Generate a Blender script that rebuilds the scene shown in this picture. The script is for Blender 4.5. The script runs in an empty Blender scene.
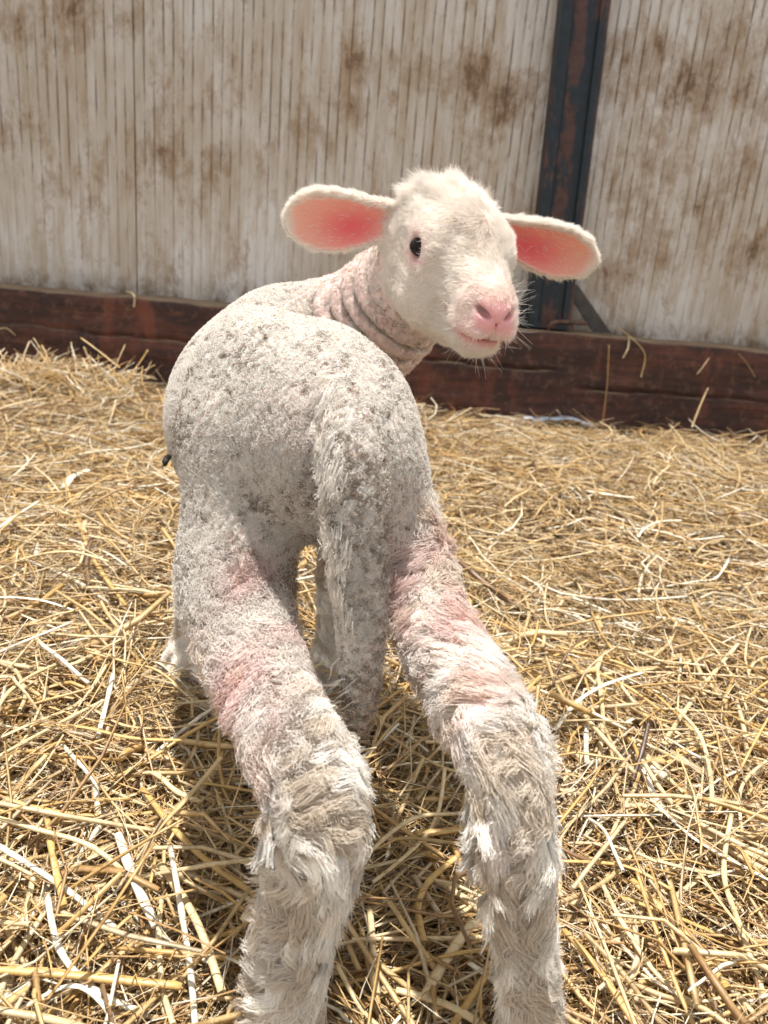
import bpy, math, random
import numpy as np
from mathutils import Vector, Matrix
from mathutils.kdtree import KDTree

R = math.radians
rng = np.random.default_rng(7)
C = bpy.context.scene.collection
scn = bpy.context.scene

# ------------------------------------------------------------------ camera, sky, sun, exposure
CAM_H, PITCH, ROLL, FPX = 0.36, R(18), R(5), 773.0
F0 = np.array([0, math.cos(PITCH), -math.sin(PITCH)])
U0 = np.array([0, math.sin(PITCH), math.cos(PITCH)])
RC = math.cos(ROLL) * np.array([1.0, 0, 0]) + math.sin(ROLL) * U0
UC = -math.sin(ROLL) * np.array([1.0, 0, 0]) + math.cos(ROLL) * U0
CAM = np.array([0, 0, CAM_H])
cam_d = bpy.data.cameras.new('camera')
cam = bpy.data.objects.new('camera', cam_d); C.objects.link(cam)
cam.matrix_world = Matrix(((RC[0], UC[0], -F0[0], 0), (RC[1], UC[1], -F0[1], 0), (RC[2], UC[2], -F0[2], CAM_H), (0, 0, 0, 1)))
cam_d.sensor_fit = 'VERTICAL'; cam_d.sensor_height = 36.0; cam_d.sensor_width = 27.0
cam_d.lens = FPX / 1024 * 36
cam_d.clip_start = 0.01
cam_d.dof.use_dof = True; cam_d.dof.focus_distance = 0.47; cam_d.dof.aperture_fstop = 13.0
scn.camera = cam

w = bpy.data.worlds.new('world'); scn.world = w; w.use_nodes = True
nt = w.node_tree; bg = nt.nodes['Background']
tc = nt.nodes.new('ShaderNodeTexCoord'); sx = nt.nodes.new('ShaderNodeSeparateXYZ'); cr = nt.nodes.new('ShaderNodeValToRGB')
nt.links.new(tc.outputs['Generated'], sx.inputs[0]); nt.links.new(sx.outputs['Z'], cr.inputs[0]); nt.links.new(cr.outputs[0], bg.inputs[0])
cr.color_ramp.elements[0].position = 0.0; cr.color_ramp.elements[0].color = (0.84, 0.83, 0.81, 1)
cr.color_ramp.elements[1].position = 0.8; cr.color_ramp.elements[1].color = (0.92, 0.96, 1.0, 1)
bg.inputs[1].default_value = 0.92
sun_d = bpy.data.lights.new('sun', 'SUN'); sun = bpy.data.objects.new('sun', sun_d); C.objects.link(sun)
sun_d.energy = 7.2; sun_d.angle = R(1.2); sun_d.color = (1.0, 0.972, 0.935)
sun.rotation_euler = Vector((-0.06, 0.12, 0.97)).to_track_quat('Z', 'Y').to_euler()
scn.view_settings.view_transform = 'Standard'; scn.view_settings.look = 'None'
scn.view_settings.gamma = 1; scn.view_settings.use_curve_mapping = False
scn.view_settings.exposure = 0.0
scn.cycles.max_bounces = 8; scn.cycles.transparent_max_bounces = 8
scn.cycles.sample_clamp_indirect = 6.0

def ray(px, py):
    d = F0 + (px - 384) / FPX * RC - (py - 512) / FPX * UC
    return d
def at(px, py, Y):            # the world point seen at a photo pixel, at world distance Y
    d = ray(px, py); return CAM + d * (Y / d[1])
def atz(px, py, z):           # the same, on the level plane z
    d = ray(px, py); return CAM + d * ((z - CAM_H) / d[2])

# ------------------------------------------------------------------ helpers
def tag(o, label=None, cat=None, group=None, kind=None):
    if label: o['label'] = label
    if cat: o['category'] = cat
    if group: o['group'] = group
    if kind: o['kind'] = kind
    return o
def mesh_obj(name, verts, faces, mats=(), parent=None, smooth=True, colors=None, fmat=None):
    me = bpy.data.meshes.new(name)
    if isinstance(verts, np.ndarray) and isinstance(faces, np.ndarray):
        nv, nf, k = len(verts), len(faces), faces.shape[1]
        me.vertices.add(nv); me.vertices.foreach_set('co', verts.astype(np.float32).ravel())
        me.loops.add(nf * k); me.loops.foreach_set('vertex_index', faces.astype(np.int32).ravel())
        me.polygons.add(nf); me.polygons.foreach_set('loop_start', np.arange(0, nf * k, k, dtype=np.int32))
        me.update(calc_edges=True)
    else:
        me.from_pydata([tuple(map(float, v)) for v in verts], [], [tuple(map(int, f)) for f in faces]); me.update()
    if smooth: me.polygons.foreach_set('use_smooth', np.ones(len(me.polygons), dtype=bool))
    if colors is not None:
        a = me.color_attributes.new('tint', 'FLOAT_COLOR', 'POINT')
        c = np.ones((len(me.vertices), 4), np.float32); c[:, :3] = colors
        a.data.foreach_set('color', c.ravel())
    for m in mats: me.materials.append(m)
    if fmat is not None: me.polygons.foreach_set('material_index', np.asarray(fmat, np.int32))
    me.validate()
    o = bpy.data.objects.new(name, me); C.objects.link(o)
    if parent: o.parent = parent
    return o

class Mat:
    def __init__(s, name, rough=0.8):
        s.m = bpy.data.materials.new(name); s.m.use_nodes = True; s.t = s.m.node_tree
        s.b = s.t.nodes['Principled BSDF']; s.out = s.t.nodes['Material Output']
        s.b.inputs['Roughness'].default_value = rough
        s.co = s.t.nodes.new('ShaderNodeTexCoord').outputs['Object']
    def n(s, ty, **kw):
        x = s.t.nodes.new('ShaderNode' + ty)
        for k, v in kw.items():
            if k.startswith('i_'): x.inputs[k[2:]].default_value = v
            else: setattr(x, k, v)
        return x
    def l(s, a, b): s.t.links.new(a, b)
    def map(s, scale, src=None, loc=(0, 0, 0)):
        m = s.n('Mapping'); m.inputs['Scale'].default_value = scale; m.inputs['Location'].default_value = loc
        s.l(src or s.co, m.inputs[0]); return m.outputs[0]
    def noise(s, scale, detail=4, rough=0.6, vec=None):
        x = s.n('TexNoise'); x.inputs['Scale'].default_value = scale; x.inputs['Detail'].default_value = detail
        x.inputs['Roughness'].default_value = rough; s.l(vec or s.co, x.inputs['Vector']); return x.outputs['Fac']
    def ramp(s, fac, stops):
        r = s.n('ValToRGB'); s.l(fac, r.inputs[0]); e = r.color_ramp.elements
        while len(e) < len(stops): e.new(0.5)
        for q, (p, c) in zip(e, stops):
            q.position = p; q.color = (c, c, c, 1) if isinstance(c, (int, float)) else (*c, 1)
        return r.outputs[0]
    def mix(s, f, a, b, mode='MIX'):
        x = s.n('Mix', data_type='RGBA', blend_type=mode)
        for k, v in ((0, f), (6, a), (7, b)):
            if isinstance(v, (int, float)): x.inputs[k].default_value = v
            elif isinstance(v, tuple): x.inputs[k].default_value = (*v, 1)
            else: s.l(v, x.inputs[k])
        return x.outputs[2]
    def math(s, op, a, b=0.0):
        x = s.n('Math', operation=op)
        for k, v in ((0, a), (1, b)):
            if isinstance(v, (int, float)): x.inputs[k].default_value = v
            else: s.l(v, x.inputs[k])
        return x.outputs[0]
    def color(s, c):
        if isinstance(c, tuple): s.b.inputs['Base Color'].default_value = (*c, 1)
        else: s.l(c, s.b.inputs['Base Color'])
    def bump(s, h, strength=0.5, dist=0.002):
        b = s.n('Bump'); b.inputs['Strength'].default_value = strength; b.inputs['Distance'].default_value = dist
        s.l(h, b.inputs['Height']); s.l(b.outputs[0], s.b.inputs['Normal'])

def vnoise(p, scale, seed=0, octaves=1):       # smooth pseudo noise in numpy from random sine waves, about -1..1
    r = np.random.default_rng(seed); out = np.zeros(len(p)); amp = 1.0; tot = 0
    for o in range(octaves):
        for _ in range(7):
            k = r.normal(size=p.shape[1]) * scale * 2.2; out += amp * np.sin(p @ k + r.uniform(0, 6.28)) * 0.45
        tot += amp; amp *= 0.5; scale *= 2.1
    return out / tot

# ------------------------------------------------------------------ ground, wall, beam, column
WY = 2.07                                      # wall face
def bed(x, y):                                  # height of the straw surface
    x = np.asarray(x, float); y = np.asarray(y, float)
    p = np.stack([x.ravel(), y.ravel()], 1)
    h = 0.012 * vnoise(p, 4.0, 3, 2).reshape(x.shape) * np.clip(y / 0.8, 0.35, 1)
    h += 0.012 * np.clip((y - 0.9) / 1.0, 0, 1) ** 1.5
    h += 0.034 * np.exp(-((x + 0.80) / 0.20) ** 2 - ((y - 1.85) / 0.22) ** 2)
    h += 0.006 * np.exp(-((x + 0.75) / 0.7) ** 2) * np.clip((y - 1.1) / 0.8, 0, 1)
    h -= 0.022 * np.clip((-x - 0.35) / 0.4, 0, 1) * np.clip((y - 1.2) / 0.5, 0, 1)
    h += 0.02 * np.exp(-((x - 0.42) / 0.2) ** 2 - ((y - 0.42) / 0.15) ** 2)
    h += 0.02 * np.exp(-((x + 0.36) / 0.2) ** 2 - ((y - 0.36) / 0.15) ** 2)
    return h

m = Mat('barn_floor_earth', 0.95)
m.color(m.ramp(m.noise(30, 6), [(0.3, (0.05, 0.032, 0.018)), (0.7, (0.14, 0.095, 0.055))]))
o = mesh_obj('floor', [(-3, -0.6, -0.06), (3, -0.6, -0.06), (3, WY + 0.1, -0.06), (-3, WY + 0.1, -0.06)], [(0, 1, 2, 3)], [m.m])
tag(o, kind='structure')

# corrugated white sheet wall, dirty brown along the grooves
def wall_mat():
    m = Mat('dirty_white_sheet', 0.75)
    def warp(vec, amt, sc):
        nz = m.n('TexNoise'); nz.inputs['Scale'].default_value = sc; nz.inputs['Detail'].default_value = 3; m.l(m.co, nz.inputs['Vector'])
        a = m.n('VectorMath', operation='MULTIPLY_ADD'); m.l(nz.outputs['Color'], a.inputs[0]); a.inputs[1].default_value = (amt,) * 3; m.l(vec, a.inputs[2]); return a.outputs[0]
    sep = m.n('SeparateXYZ'); m.l(m.co, sep.inputs[0])
    # grooves, pitch 23.5 mm
    ph = m.math('FRACT', m.math('MULTIPLY', m.math('ADD', sep.outputs['X'], 5.0), 1 / 0.0235))
    tri = m.math('ABSOLUTE', m.math('SUBTRACT', ph, 0.5))
    groove = m.ramp(tri, [(0.0, 1.0), (0.05, 0.85), (0.12, 0.0)])
    lineamt = m.ramp(m.noise(7, 6, 0.8, m.map((5.0, 1, 0.9), loc=(1, 0, 5))), [(0.45, 0.08), (0.56, 1.0)])
    zone = None                                   # where splashed dirt has dried on, in wall coordinates
    for px, py, rad, amt in SPLASH:
        c = at(px, py, WY); d = m.n('VectorMath', operation='DISTANCE'); m.l(m.co, d.inputs[0]); d.inputs[1].default_value = tuple(c)
        mr = m.n('MapRange', interpolation_type='SMOOTHSTEP'); m.l(d.outputs['Value'], mr.inputs['Value']); mr.inputs['From Min'].default_value = 0; mr.inputs['From Max'].default_value = rad
        mr.inputs['To Min'].default_value = amt; mr.inputs['To Max'].default_value = 0
        zone = mr.outputs[0] if zone is None else m.math('MAXIMUM', zone, mr.outputs[0])
    fine = m.noise(34, 8, 0.8, warp(m.map((1.3, 1, 0.55)), 0.05, 8))
    mid = m.noise(9, 8, 0.75, warp(m.map((1.2, 1, 0.7), loc=(3, 1, 2)), 0.12, 5))
    big = m.noise(2.6, 5, 0.6, m.map((1, 1, 0.9), loc=(4, 0, 4)))
    rz = m.ramp(sep.outputs['Z'], [(0.30, 0.3), (0.60, 1.0)])
    base = m.mix(m.ramp(big, [(0.35, 0.0), (0.65, 1.0)]), (0.71, 0.68, 0.65), (0.56, 0.505, 0.44))
    base = m.mix(m.ramp(m.noise(20, 6, 0.7, m.map((1.6, 1, 0.25), loc=(7, 2, 1))), [(0.40, 0.0), (0.64, 0.75)]), base, (0.42, 0.32, 0.215))
    drive = m.math('ADD', m.math('ADD', m.math('MULTIPLY', mid, 0.55), m.math('MULTIPLY', fine, 0.45)), m.math('MULTIPLY', zone, 0.15))
    st = m.ramp(drive, [(0.515, 0.0), (0.575, 0.62), (0.66, 1.0)])
    c = m.mix(m.math('MULTIPLY', st, 0.80), base, (0.30, 0.185, 0.095))
    st2 = m.ramp(drive, [(0.62, 0.0), (0.68, 0.8)])
    c = m.mix(st2, c, (0.15, 0.085, 0.045))
    c = m.mix(m.ramp(m.noise(75, 3, 0.6, m.map((1, 1, 0.8))), [(0.70, 0.0), (0.76, 0.7)]), c, (0.16, 0.10, 0.06))
    groove = m.math('MULTIPLY', m.math('MULTIPLY', groove, lineamt), rz)
    c = m.mix(m.math('MULTIPLY', groove, 0.92), c, (0.13, 0.08, 0.05))
    low = m.math('MULTIPLY', m.ramp(sep.outputs['Z'], [(0.232, 1.0), (0.246, 0.6), (0.275, 0.0)]), m.ramp(mid, [(0.42, 0.1), (0.60, 1.0)]))
    c = m.mix(low, c, (0.15, 0.10, 0.06))
    m.color(c)
    m.bump(m.math('SUBTRACT', m.noise(60, 4), groove), 0.35, 0.0015)
    return m.m
SPLASH = [(70, 15, .13, .8), (60, 40, .10, .5), (130, 25, .06, .6), (190, 90, .12, .4), (165, 150, .11, .9), (215, 170, .10, .5), (355, 65, .09, .9), (350, 105, .06, .7), (205, 35, .07, .5),
          (470, 80, .13, 1.0), (505, 100, .12, .9), (480, 150, .10, .6), (440, 75, .08, .7), (15, 30, .07, .9), (300, 120, .10, .3),
          (640, 60, .13, .8), (700, 85, .12, 1.0), (690, 100, .05, .9), (660, 160, .14, .7), (740, 40, .13, .7), (750, 95, .09, .9), (630, 190, .12, .6), (700, 210, .13, .6), (740, 170, .14, .7), (650, 255, .12, .8), (610, 270, .10, .6), (755, 250, .11, .5), (620, 110, .12, .5)]
WM = wall_mat()
def sheet(name, x0, x1, label_side):
    P = 0.0235; i0, i1 = int(math.floor((x0 + 5) / P)), int(math.ceil((x1 + 5) / P))
    xs = [(x0, 0.0)]
    for i in range(i0, i1 + 1):
        c = (i + 0.5) * P - 5
        for dx, dy in ((-0.0022, 0.0), (0, 0.0009), (0.0022, 0.0), (P / 2, -0.0006)):
            if x0 < c + dx < x1: xs.append((c + dx, dy))
    xs.append((x1, 0.0))
    zs = [0.15, 0.6, 1.32]; v = []; f = []
    for x, dy in xs:
        for z in zs: v.append((x, WY + dy, z))
    nz = len(zs)
    for i in range(len(xs) - 1):
        for j in range(nz - 1):
            a = i * nz + j; f.append((a, a + nz, a + nz + 1, a + 1))
    n = len(v)                                   # back face gives it thickness
    for x in (x0, x1):
        for z in (zs[0], zs[-1]): v.append((x, WY + 0.02, z))
    f += [(n, n + 1, n + 3, n + 2), (0, nz - 1, n + 1, n), ((len(xs) - 1) * nz, n + 2, n + 3, len(xs) * nz - 1)]
    f.append([i * nz + nz - 1 for i in range(len(xs))] + [n + 3, n + 1])
    return tag(mesh_obj(name, v, f, [WM], smooth=False), kind='structure')
seamx = at(135, 150, WY)[0]
sheet('wall_left', -2.3, seamx - 0.0015, 'left')
sheet('wall_back', seamx + 0.0015, 0.44, 'mid')
sheet('wall_right', 0.4405, 2.3, 'right')

# old timber beam along the foot of the wall
def beam():
    BY, DEP = 1.95, 0.118
    m = Mat('old_red_brown_timber', 0.7)
    g = m.noise(6, 8, 0.75, m.map((1.2, 8, 9)))
    g2 = m.noise(4, 5, 0.6, m.map((1.5, 2, 2), loc=(2, 2, 2)))
    c = m.mix(m.ramp(g, [(0.35, 0.0), (0.65, 1.0)]), (0.024, 0.010, 0.008), (0.135, 0.047, 0.030))
    c = m.mix(m.ramp(g2, [(0.42, 0.0), (0.58, 0.85)]), c, (0.032, 0.014, 0.012))
    c = m.mix(m.ramp(m.noise(38, 6, 0.75), [(0.52, 0.0), (0.66, 0.6)]), c, (0.20, 0.10, 0.065))
    red = m.ramp(m.noise(7, 4, 0.6, m.map((2.2, 1, 0.7), loc=(9, 0, 0))), [(0.55, 0.0), (0.7, 0.8)])
    c = m.mix(red, c, (0.19, 0.055, 0.032))
    sep = m.n('SeparateXYZ'); m.l(m.co, sep.inputs[0])
    geo = m.n('NewGeometry'); sn = m.n('SeparateXYZ'); m.l(geo.outputs['Normal'], sn.inputs[0])
    dust = m.math('MULTIPLY', m.ramp(sn.outputs['Z'], [(0.45, 0.0), (0.8, 1.0)]), m.ramp(m.noise(25, 5), [(0.3, 0.4), (0.6, 1.0)]))
    c = m.mix(dust, c, (0.30, 0.21, 0.13))
    m.color(c); m.bump(m.noise(18, 8, 0.75, m.map((0.6, 4, 5))), 0.6, 0.004)
    X = np.arange(-2.3, 2.301, 0.012)
    top = 0.222 + 0.004 * np.sin(X * 2.1 + 1) + 0.0015 * np.sin(X * 17)
    prof = []                                     # (y, z as fraction of height) from bottom front up and over the top
    nf = 60
    for j in range(nf): prof.append((0.0, -0.25 + 1.17 * j / (nf - 1), 0.0))
    for a in (20, 45, 70, 90): prof.append((0.008 * (1 - math.cos(R(a))), 0.92, 0.018 * math.sin(R(a))))
    for j in range(1, 9): prof.append((0.008 + (DEP - 0.008) * j / 8, 0.92, 0.018))
    prof.append((DEP, 0.0, 0.0))
    V = np.zeros((len(X), len(prof), 3))
    for k, (y, fz, ex) in enumerate(prof):
        V[:, k, 0] = X; V[:, k, 1] = BY + y; V[:, k, 2] = top * fz + ex * (top / 0.222)
    # wandering cracks, two overlapping lengths
    cz1 = 0.128 + 0.006 * np.sin(X * 5 + 0.5) + 0.003 * np.sin(X * 19) + 0.002 * np.sin(X * 53)
    cz2 = 0.098 + 0.004 * np.sin(X * 7 + 2) + 0.002 * np.sin(X * 31)
    a1 = np.clip((0.42 - X) / 0.06, 0, 1) * np.clip(0.4 + 0.6 * np.sin(X * 2.6 + 1.2) + 0.5, 0, 1)
    a2 = np.clip((X - 0.44) / 0.06, 0, 1) * np.clip(0.75 + 0.4 * np.sin(X * 4), 0, 1)
    Z = V[:, :, 2]; front = np.array([1.0 if p[0] < 0.001 else 0.0 for p in prof])[None, :]
    dep = 0.016 * a1[:, None] * np.exp(-((Z - cz1[:, None]) / 0.0035) ** 2) + 0.014 * a2[:, None] * np.exp(-((Z - cz2[:, None]) / 0.003) ** 2)
    P = np.stack([V[:, :, 0].ravel() * 2.0, V[:, :, 2].ravel() * 14], 1)
    rough = 0.0022 * vnoise(P, 1.6, 11, 3).reshape(Z.shape)
    V[:, :, 1] += front * (dep + rough)
    V[:, :, 2] += (1 - front) * 0.0015 * vnoise(np.stack([V[:, :, 0].ravel() * 8, V[:, :, 1].ravel() * 30], 1), 1.5, 12, 2).reshape(Z.shape)
    n, k = V.shape[:2]; i, j = np.meshgrid(np.arange(n - 1), np.arange(k - 1), indexing='ij')
    a = (i * k + j).ravel(); F = np.stack([a, a + k, a + k + 1, a + 1], 1)
    o = mesh_obj('timber_beam', V.reshape(-1, 3), F, [m.m])
    tag(o, 'old red-brown squared timber beam with long cracks along the foot of the wall', 'beam', kind='thing')
beam()

# steel column
def prism(pts, z0, z1):
    n = len(pts); v = [(x, y, z0) for x, y in pts] + [(x, y, z1) for x, y in pts]
    f = [tuple(range(n))[::-1], tuple(range(n, 2 * n))] + [(i, (i + 1) % n, (i + 1) % n + n, i + n) for i in range(n)]
    return v, f
def flat_bar(name, p, q, wdt, th, mat, parent):   # a flat bar in the wall plane from p to q
    p, q = Vector(p), Vector(q); d = (q - p).normalized(); s = d.cross(Vector((0, 1, 0))).normalized() * wdt / 2; t = Vector((0, th / 2, 0))
    v = [e + a * s + b * t for e in (p, q) for a, b in ((-1, -1), (1, -1), (1, 1), (-1, 1))]
    f = [(0, 1, 2, 3), (7, 6, 5, 4)] + [(i, i + 4, (i + 1) % 4 + 4, (i + 1) % 4) for i in range(4)]
    o = mesh_obj(name, v, f, [mat], parent, smooth=False)
    b = o.modifiers.new('b', 'BEVEL'); b.width = 0.0015; b.segments = 2
    return o
def column():
    m = Mat('dark_blue_paint_and_rust', 0.55)
    sep = m.n('SeparateXYZ'); m.l(m.co, sep.inputs[0])
    n1 = m.noise(16, 7, 0.7, m.map((1.6, 1, 0.5))); n2 = m.noise(50, 5, 0.7)
    blue = m.mix(m.ramp(n2, [(0.4, 0.0), (0.7, 1.0)]), (0.006, 0.012, 0.018), (0.014, 0.027, 0.038))
    rust = m.mix(m.ramp(n2, [(0.35, 0.0), (0.65, 1.0)]), (0.055, 0.022, 0.017), (0.115, 0.045, 0.032))
    cx = m.math('ABSOLUTE', sep.outputs['X'])
    centre = m.ramp(m.math('ABSOLUTE', m.math('ADD', sep.outputs['X'], 0.006)), [(0.010, 0.13), (0.026, -0.06 + 0.06)])
    c = m.mix(m.ramp(m.math('ADD', n1, centre), [(0.585, 0.0), (0.63, 0.85)]), blue, rust)
    edge = m.ramp(sep.outputs['X'], [(0.046, 0.0), (0.050, 1.0)])
    c = m.mix(m.math('MULTIPLY', edge, m.ramp(n1, [(0.4, 0.0), (0.55, 0.8)])), c, (0.13, 0.05, 0.032))
    m.color(c); m.b.inputs['Metallic'].default_value = 0.0; m.bump(n2, 0.4, 0.001)
    b0, b1 = at(545, 330, WY - 0.03), at(583.5, 0, WY - 0.03)
    root = bpy.data.objects.new('steel_column', None); C.objects.link(root)
    root.location = (b0[0], WY - 0.04, 0.2320)
    lean = math.atan2(b1[0] - b0[0], b1[2] - b0[2])
    tag(root, 'dark blue rusty steel column rising between the dirty white wall sheets', 'column', kind='thing')
    W, D = 0.054, 0.034
    ch = [(-W, -D), (-W + 0.026, -D), (-W + 0.029, -D + 0.010), (0.030, -D + 0.010), (0.033, -D), (W, -D), (W, D), (-W, D)]
    v, f = prism(ch, 0.0, 1.1); o = mesh_obj('flange', v, f, [m.m], root, smooth=False)
    o.rotation_euler = (0, lean, 0)
    bv = o.modifiers.new('b', 'BEVEL'); bv.width = 0.0015; bv.segments = 2
    g = Mat('grey_steel_brace', 0.5); g.color(g.ramp(g.noise(40, 5), [(0.35, (0.030, 0.028, 0.028)), (0.7, (0.085, 0.072, 0.062))]))
    L = lambda px, py, Y: Vector(at(px, py, Y)) - root.location
    def gusset(name, quad, y, mat):
        P = [L(px, py, y) for px, py in quad]; z0 = 0.0
        P = [Vector((p.x, p.y, max(p.z, z0))) for p in P]; n = len(P); v = [p + Vector((0, d, 0)) for d in (-0.004, 0.004) for p in P]
        f = [tuple(range(n)), tuple(range(n, 2 * n))[::-1]] + [(i, i + n, (i + 1) % n + n, (i + 1) % n) for i in range(n)]
        o = mesh_obj(name, v, f, [mat], root, smooth=False); b = o.modifiers.new('b', 'BEVEL'); b.width = 0.001
    gusset('brace', [(565, 290), (577, 284), (610, 340), (591, 340)], WY - 0.055, g.m)
    gusset('brace', [(531, 283), (541, 290), (530, 340), (505, 340)], WY - 0.055, m.m)
    # foot plate
    a, bb = L(515, 335, WY), L(566, 335, WY)
    v, f = prism([(a.x, -0.042), (bb.x, -0.042), (bb.x, 0.035), (a.x, 0.035)], 0.0, 0.012)
    o = mesh_obj('foot_plate', v, f, [m.m], root, smooth=False)
    # rusty bent rod hooked beside the foot
    r = Mat('rusty_rod', 0.6); r.color(r.ramp(r.noise(60, 4), [(0.3, (0.06, 0.03, 0.02)), (0.7, (0.19, 0.10, 0.07))]))
    pts = [L(548, 331, WY - 0.075), L(549, 327, WY - 0.08), L(552, 322.5, WY - 0.085), L(559, 321.5, WY - 0.085), L(572, 322.5, WY - 0.08), L(586, 323.5, WY - 0.06)]
    cu = bpy.data.curves.new('hooked_rod', 'CURVE'); cu.dimensions = '3D'; s = cu.splines.new('NURBS'); s.points.add(len(pts) - 1)
    for p_, q in zip(s.points, pts): p_.co = (*q, 1)
    s.use_endpoint_u = True; s.order_u = 3; cu.bevel_depth = 0.0055; cu.bevel_resolution = 3; cu.use_fill_caps = True
    o = bpy.data.objects.new('rod_curve', cu); me = o.to_mesh().copy(); bpy.data.objects.remove(o)
    me.materials.append(r.m); o = bpy.data.objects.new('hooked_rod', me); C.objects.link(o); o.parent = root
column()

# ------------------------------------------------------------------ the lamb: one distance field, one continuous skin
A = np.array
def depth_of(p): return float(np.dot(p - CAM, F0))
prims = []                                        # (kind, data, blend, group)
def B(px, py, Y, wpx, fur=0.003):                 # ball centre and radius from photo measurements
    p = at(px, py, Y); return p, wpx / 2 * depth_of(p) / FPX - fur
def cone(a, b, k, g): prims.append(('cone', (a[0], b[0], a[1], b[1]), k, g))
def chain(pts, k, g, sub=4):
    P = A([p for p, r in pts]); r = A([r for p, r in pts]); Q = np.concatenate([P, r[:, None]], 1)
    Q = np.concatenate([2 * Q[:1] - Q[1:2], Q, 2 * Q[-1:] - Q[-2:-1]]); out = []
    for i in range(1, len(Q) - 2):
        for t in np.arange(sub) / sub:
            a, b, c, d = Q[i - 1], Q[i], Q[i + 1], Q[i + 2]
            out.append(0.5 * (2 * b + (c - a) * t + (2 * a - 5 * b + 4 * c - d) * t * t + (3 * b - a - 3 * c + d) * t ** 3))
    out.append(Q[-2]); pts = [(q[:3], q[3]) for q in out]
    for a, b in zip(pts[:-1], pts[1:]): cone(a, b, k, g)
def ell(c, axes, radii, k, g): prims.append(('ell', (np.asarray(c, float), np.asarray(axes, float), np.asarray(radii, float)), k, g))
G_BODY, G_NECK, G_HEAD, G_LH, G_RH, G_FRONT, G_TAIL, G_EAR = range(8)
# trunk: pelvis, ribs, shoulders
ax_b = A([-0.28, 0.96, 0.0]); ax_b /= np.linalg.norm(ax_b); ax_s = A([ax_b[1], -ax_b[0], 0]); ax_u = A([0, 0, 1.0])
BAX = np.stack([ax_b, ax_s, ax_u])
ell((-0.046, 0.44, 0.265), BAX, (0.080, 0.050, 0.058), 0.02, G_BODY)       # rump
ell((-0.080, 0.450, 0.266), BAX, (0.060, 0.040, 0.060), 0.015, G_BODY)      # near hip
ell((-0.016, 0.425, 0.246), BAX, (0.056, 0.027, 0.053), 0.02, G_BODY)       # far hip
ell((-0.098, 0.535, 0.246), BAX, (0.115, 0.057, 0.066), 0.007, G_BODY)      # belly and ribs
ell((-0.095, 0.600, 0.255), BAX, (0.070, 0.054, 0.066), 0.03, G_BODY)       # shoulders
cone((A([-0.085, 0.59, 0.304]), 0.026), (A([-0.050, 0.60, 0.306]), 0.026), 0.03, G_BODY)   # withers
# neck
chain([(at(325, 352, .605), 0.044), (at(362, 332, .59), 0.0385), (at(398, 300, .565), 0.034), (at(425, 268, .548), 0.030)], 0.006, G_NECK)
# hind legs
LH = [B(240, 440, .42, 112), B(240, 520, .405, 112), B(236, 570, .39, 108), B(240, 615, .37, 100), B(258, 672, .335, 92), B(284, 728, .30, 90), B(312, 778, .275, 96, .004),
      B(318, 820, .268, 98, .005), B(312, 865, .264, 92, .006), B(303, 915, .262, 80, .006), B(293, 965, .260, 74, .006), B(286, 1015, .258, 72, .005), B(282, 1058, .256, 80, .005)]
RH = [B(385, 470, .42, 62), B(400, 520, .41, 66), B(410, 560, .395, 72), B(424, 605, .375, 76), B(446, 652, .345, 80), B(474, 697, .315, 82), B(500, 742, .29, 90, .004),
      B(512, 785, .275, 76, .005), B(516, 835, .270, 74, .005), B(520, 885, .268, 66, .005), B(525, 935, .266, 62, .005), B(529, 990, .264, 62, .005), B(533, 1040, .262, 66, .005), B(536, 1075, .262, 70, .005)]
chain(LH, 0.003, G_LH); chain(RH, 0.003, G_RH)
# front legs
for pts in ([A([-0.122, 0.60, 0.24]), A([-0.140, 0.598, 0.15]), A([-0.146, 0.594, 0.10]), A([-0.152, 0.602, 0.04]), A([-0.158, 0.594, 0.012])],
            [A([-0.062, 0.60, 0.22]), A([-0.036, 0.606, 0.15]), A([-0.030, 0.602, 0.10]), A([-0.031, 0.608, 0.045]), A([-0.034, 0.600, 0.012])]):
    chain(list(zip(pts, (0.030, 0.018, 0.0165, 0.0145, 0.018))), 0.004, G_FRONT)
# tail
TAIL = [B(338, 378, .385, 40), B(350, 420, .356, 56), B(356, 480, .338, 64), B(358, 550, .331, 58), B(361, 620, .328, 50), B(361, 680, .326, 40), B(359, 726, .325, 26)]
chain(TAIL, 0.003, G_TAIL)
# head
HO = at(446, 239, .52)
def unit(v): v = A(v, float); return v / np.linalg.norm(v)
th, ph = R(17.5), R(19)
HF = unit([math.cos(ph) * math.sin(th), -math.cos(ph) * math.cos(th), -math.sin(ph)])
HR = unit([math.cos(th), math.sin(th), -0.03]); HR = unit(HR - HF * HR.dot(HF)); HU = np.cross(HF, HR)
HAX = np.stack([HF, HR, HU])
def H(f, r, u): return HO + HF * f + HR * r + HU * u
def hell(f, r, u, rf, rr, ru, k): ell(H(f, r, u), HAX, (rf, rr, ru), k, G_HEAD)
hell(-0.002, 0, 0.001, 0.040, 0.0302, 0.0285, 0.01)
hell(0.020, 0, 0.009, 0.034, 0.0245, 0.021, 0.012)
for s in (-1, 1):
    hell(0.030, s * 0.0195, 0.005, 0.020, 0.0108, 0.014, 0.010)     # brow
    hell(0.018, s * 0.0165, -0.026, 0.034, 0.015, 0.019, 0.014)     # cheek and jaw angle
cone((H(0.034, 0, -0.004), 0.0240), (H(0.080, 0, -0.0080), 0.0160), 0.014, G_HEAD)   # bridge
hell(0.088, 0, -0.0095, 0.0160, 0.0132, 0.0118, 0.008)                               # nose
for s in (-1, 1): hell(0.087, s * 0.0076, -0.0170, 0.0158, 0.0105, 0.0078, 0.006)     # upper lip
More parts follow.
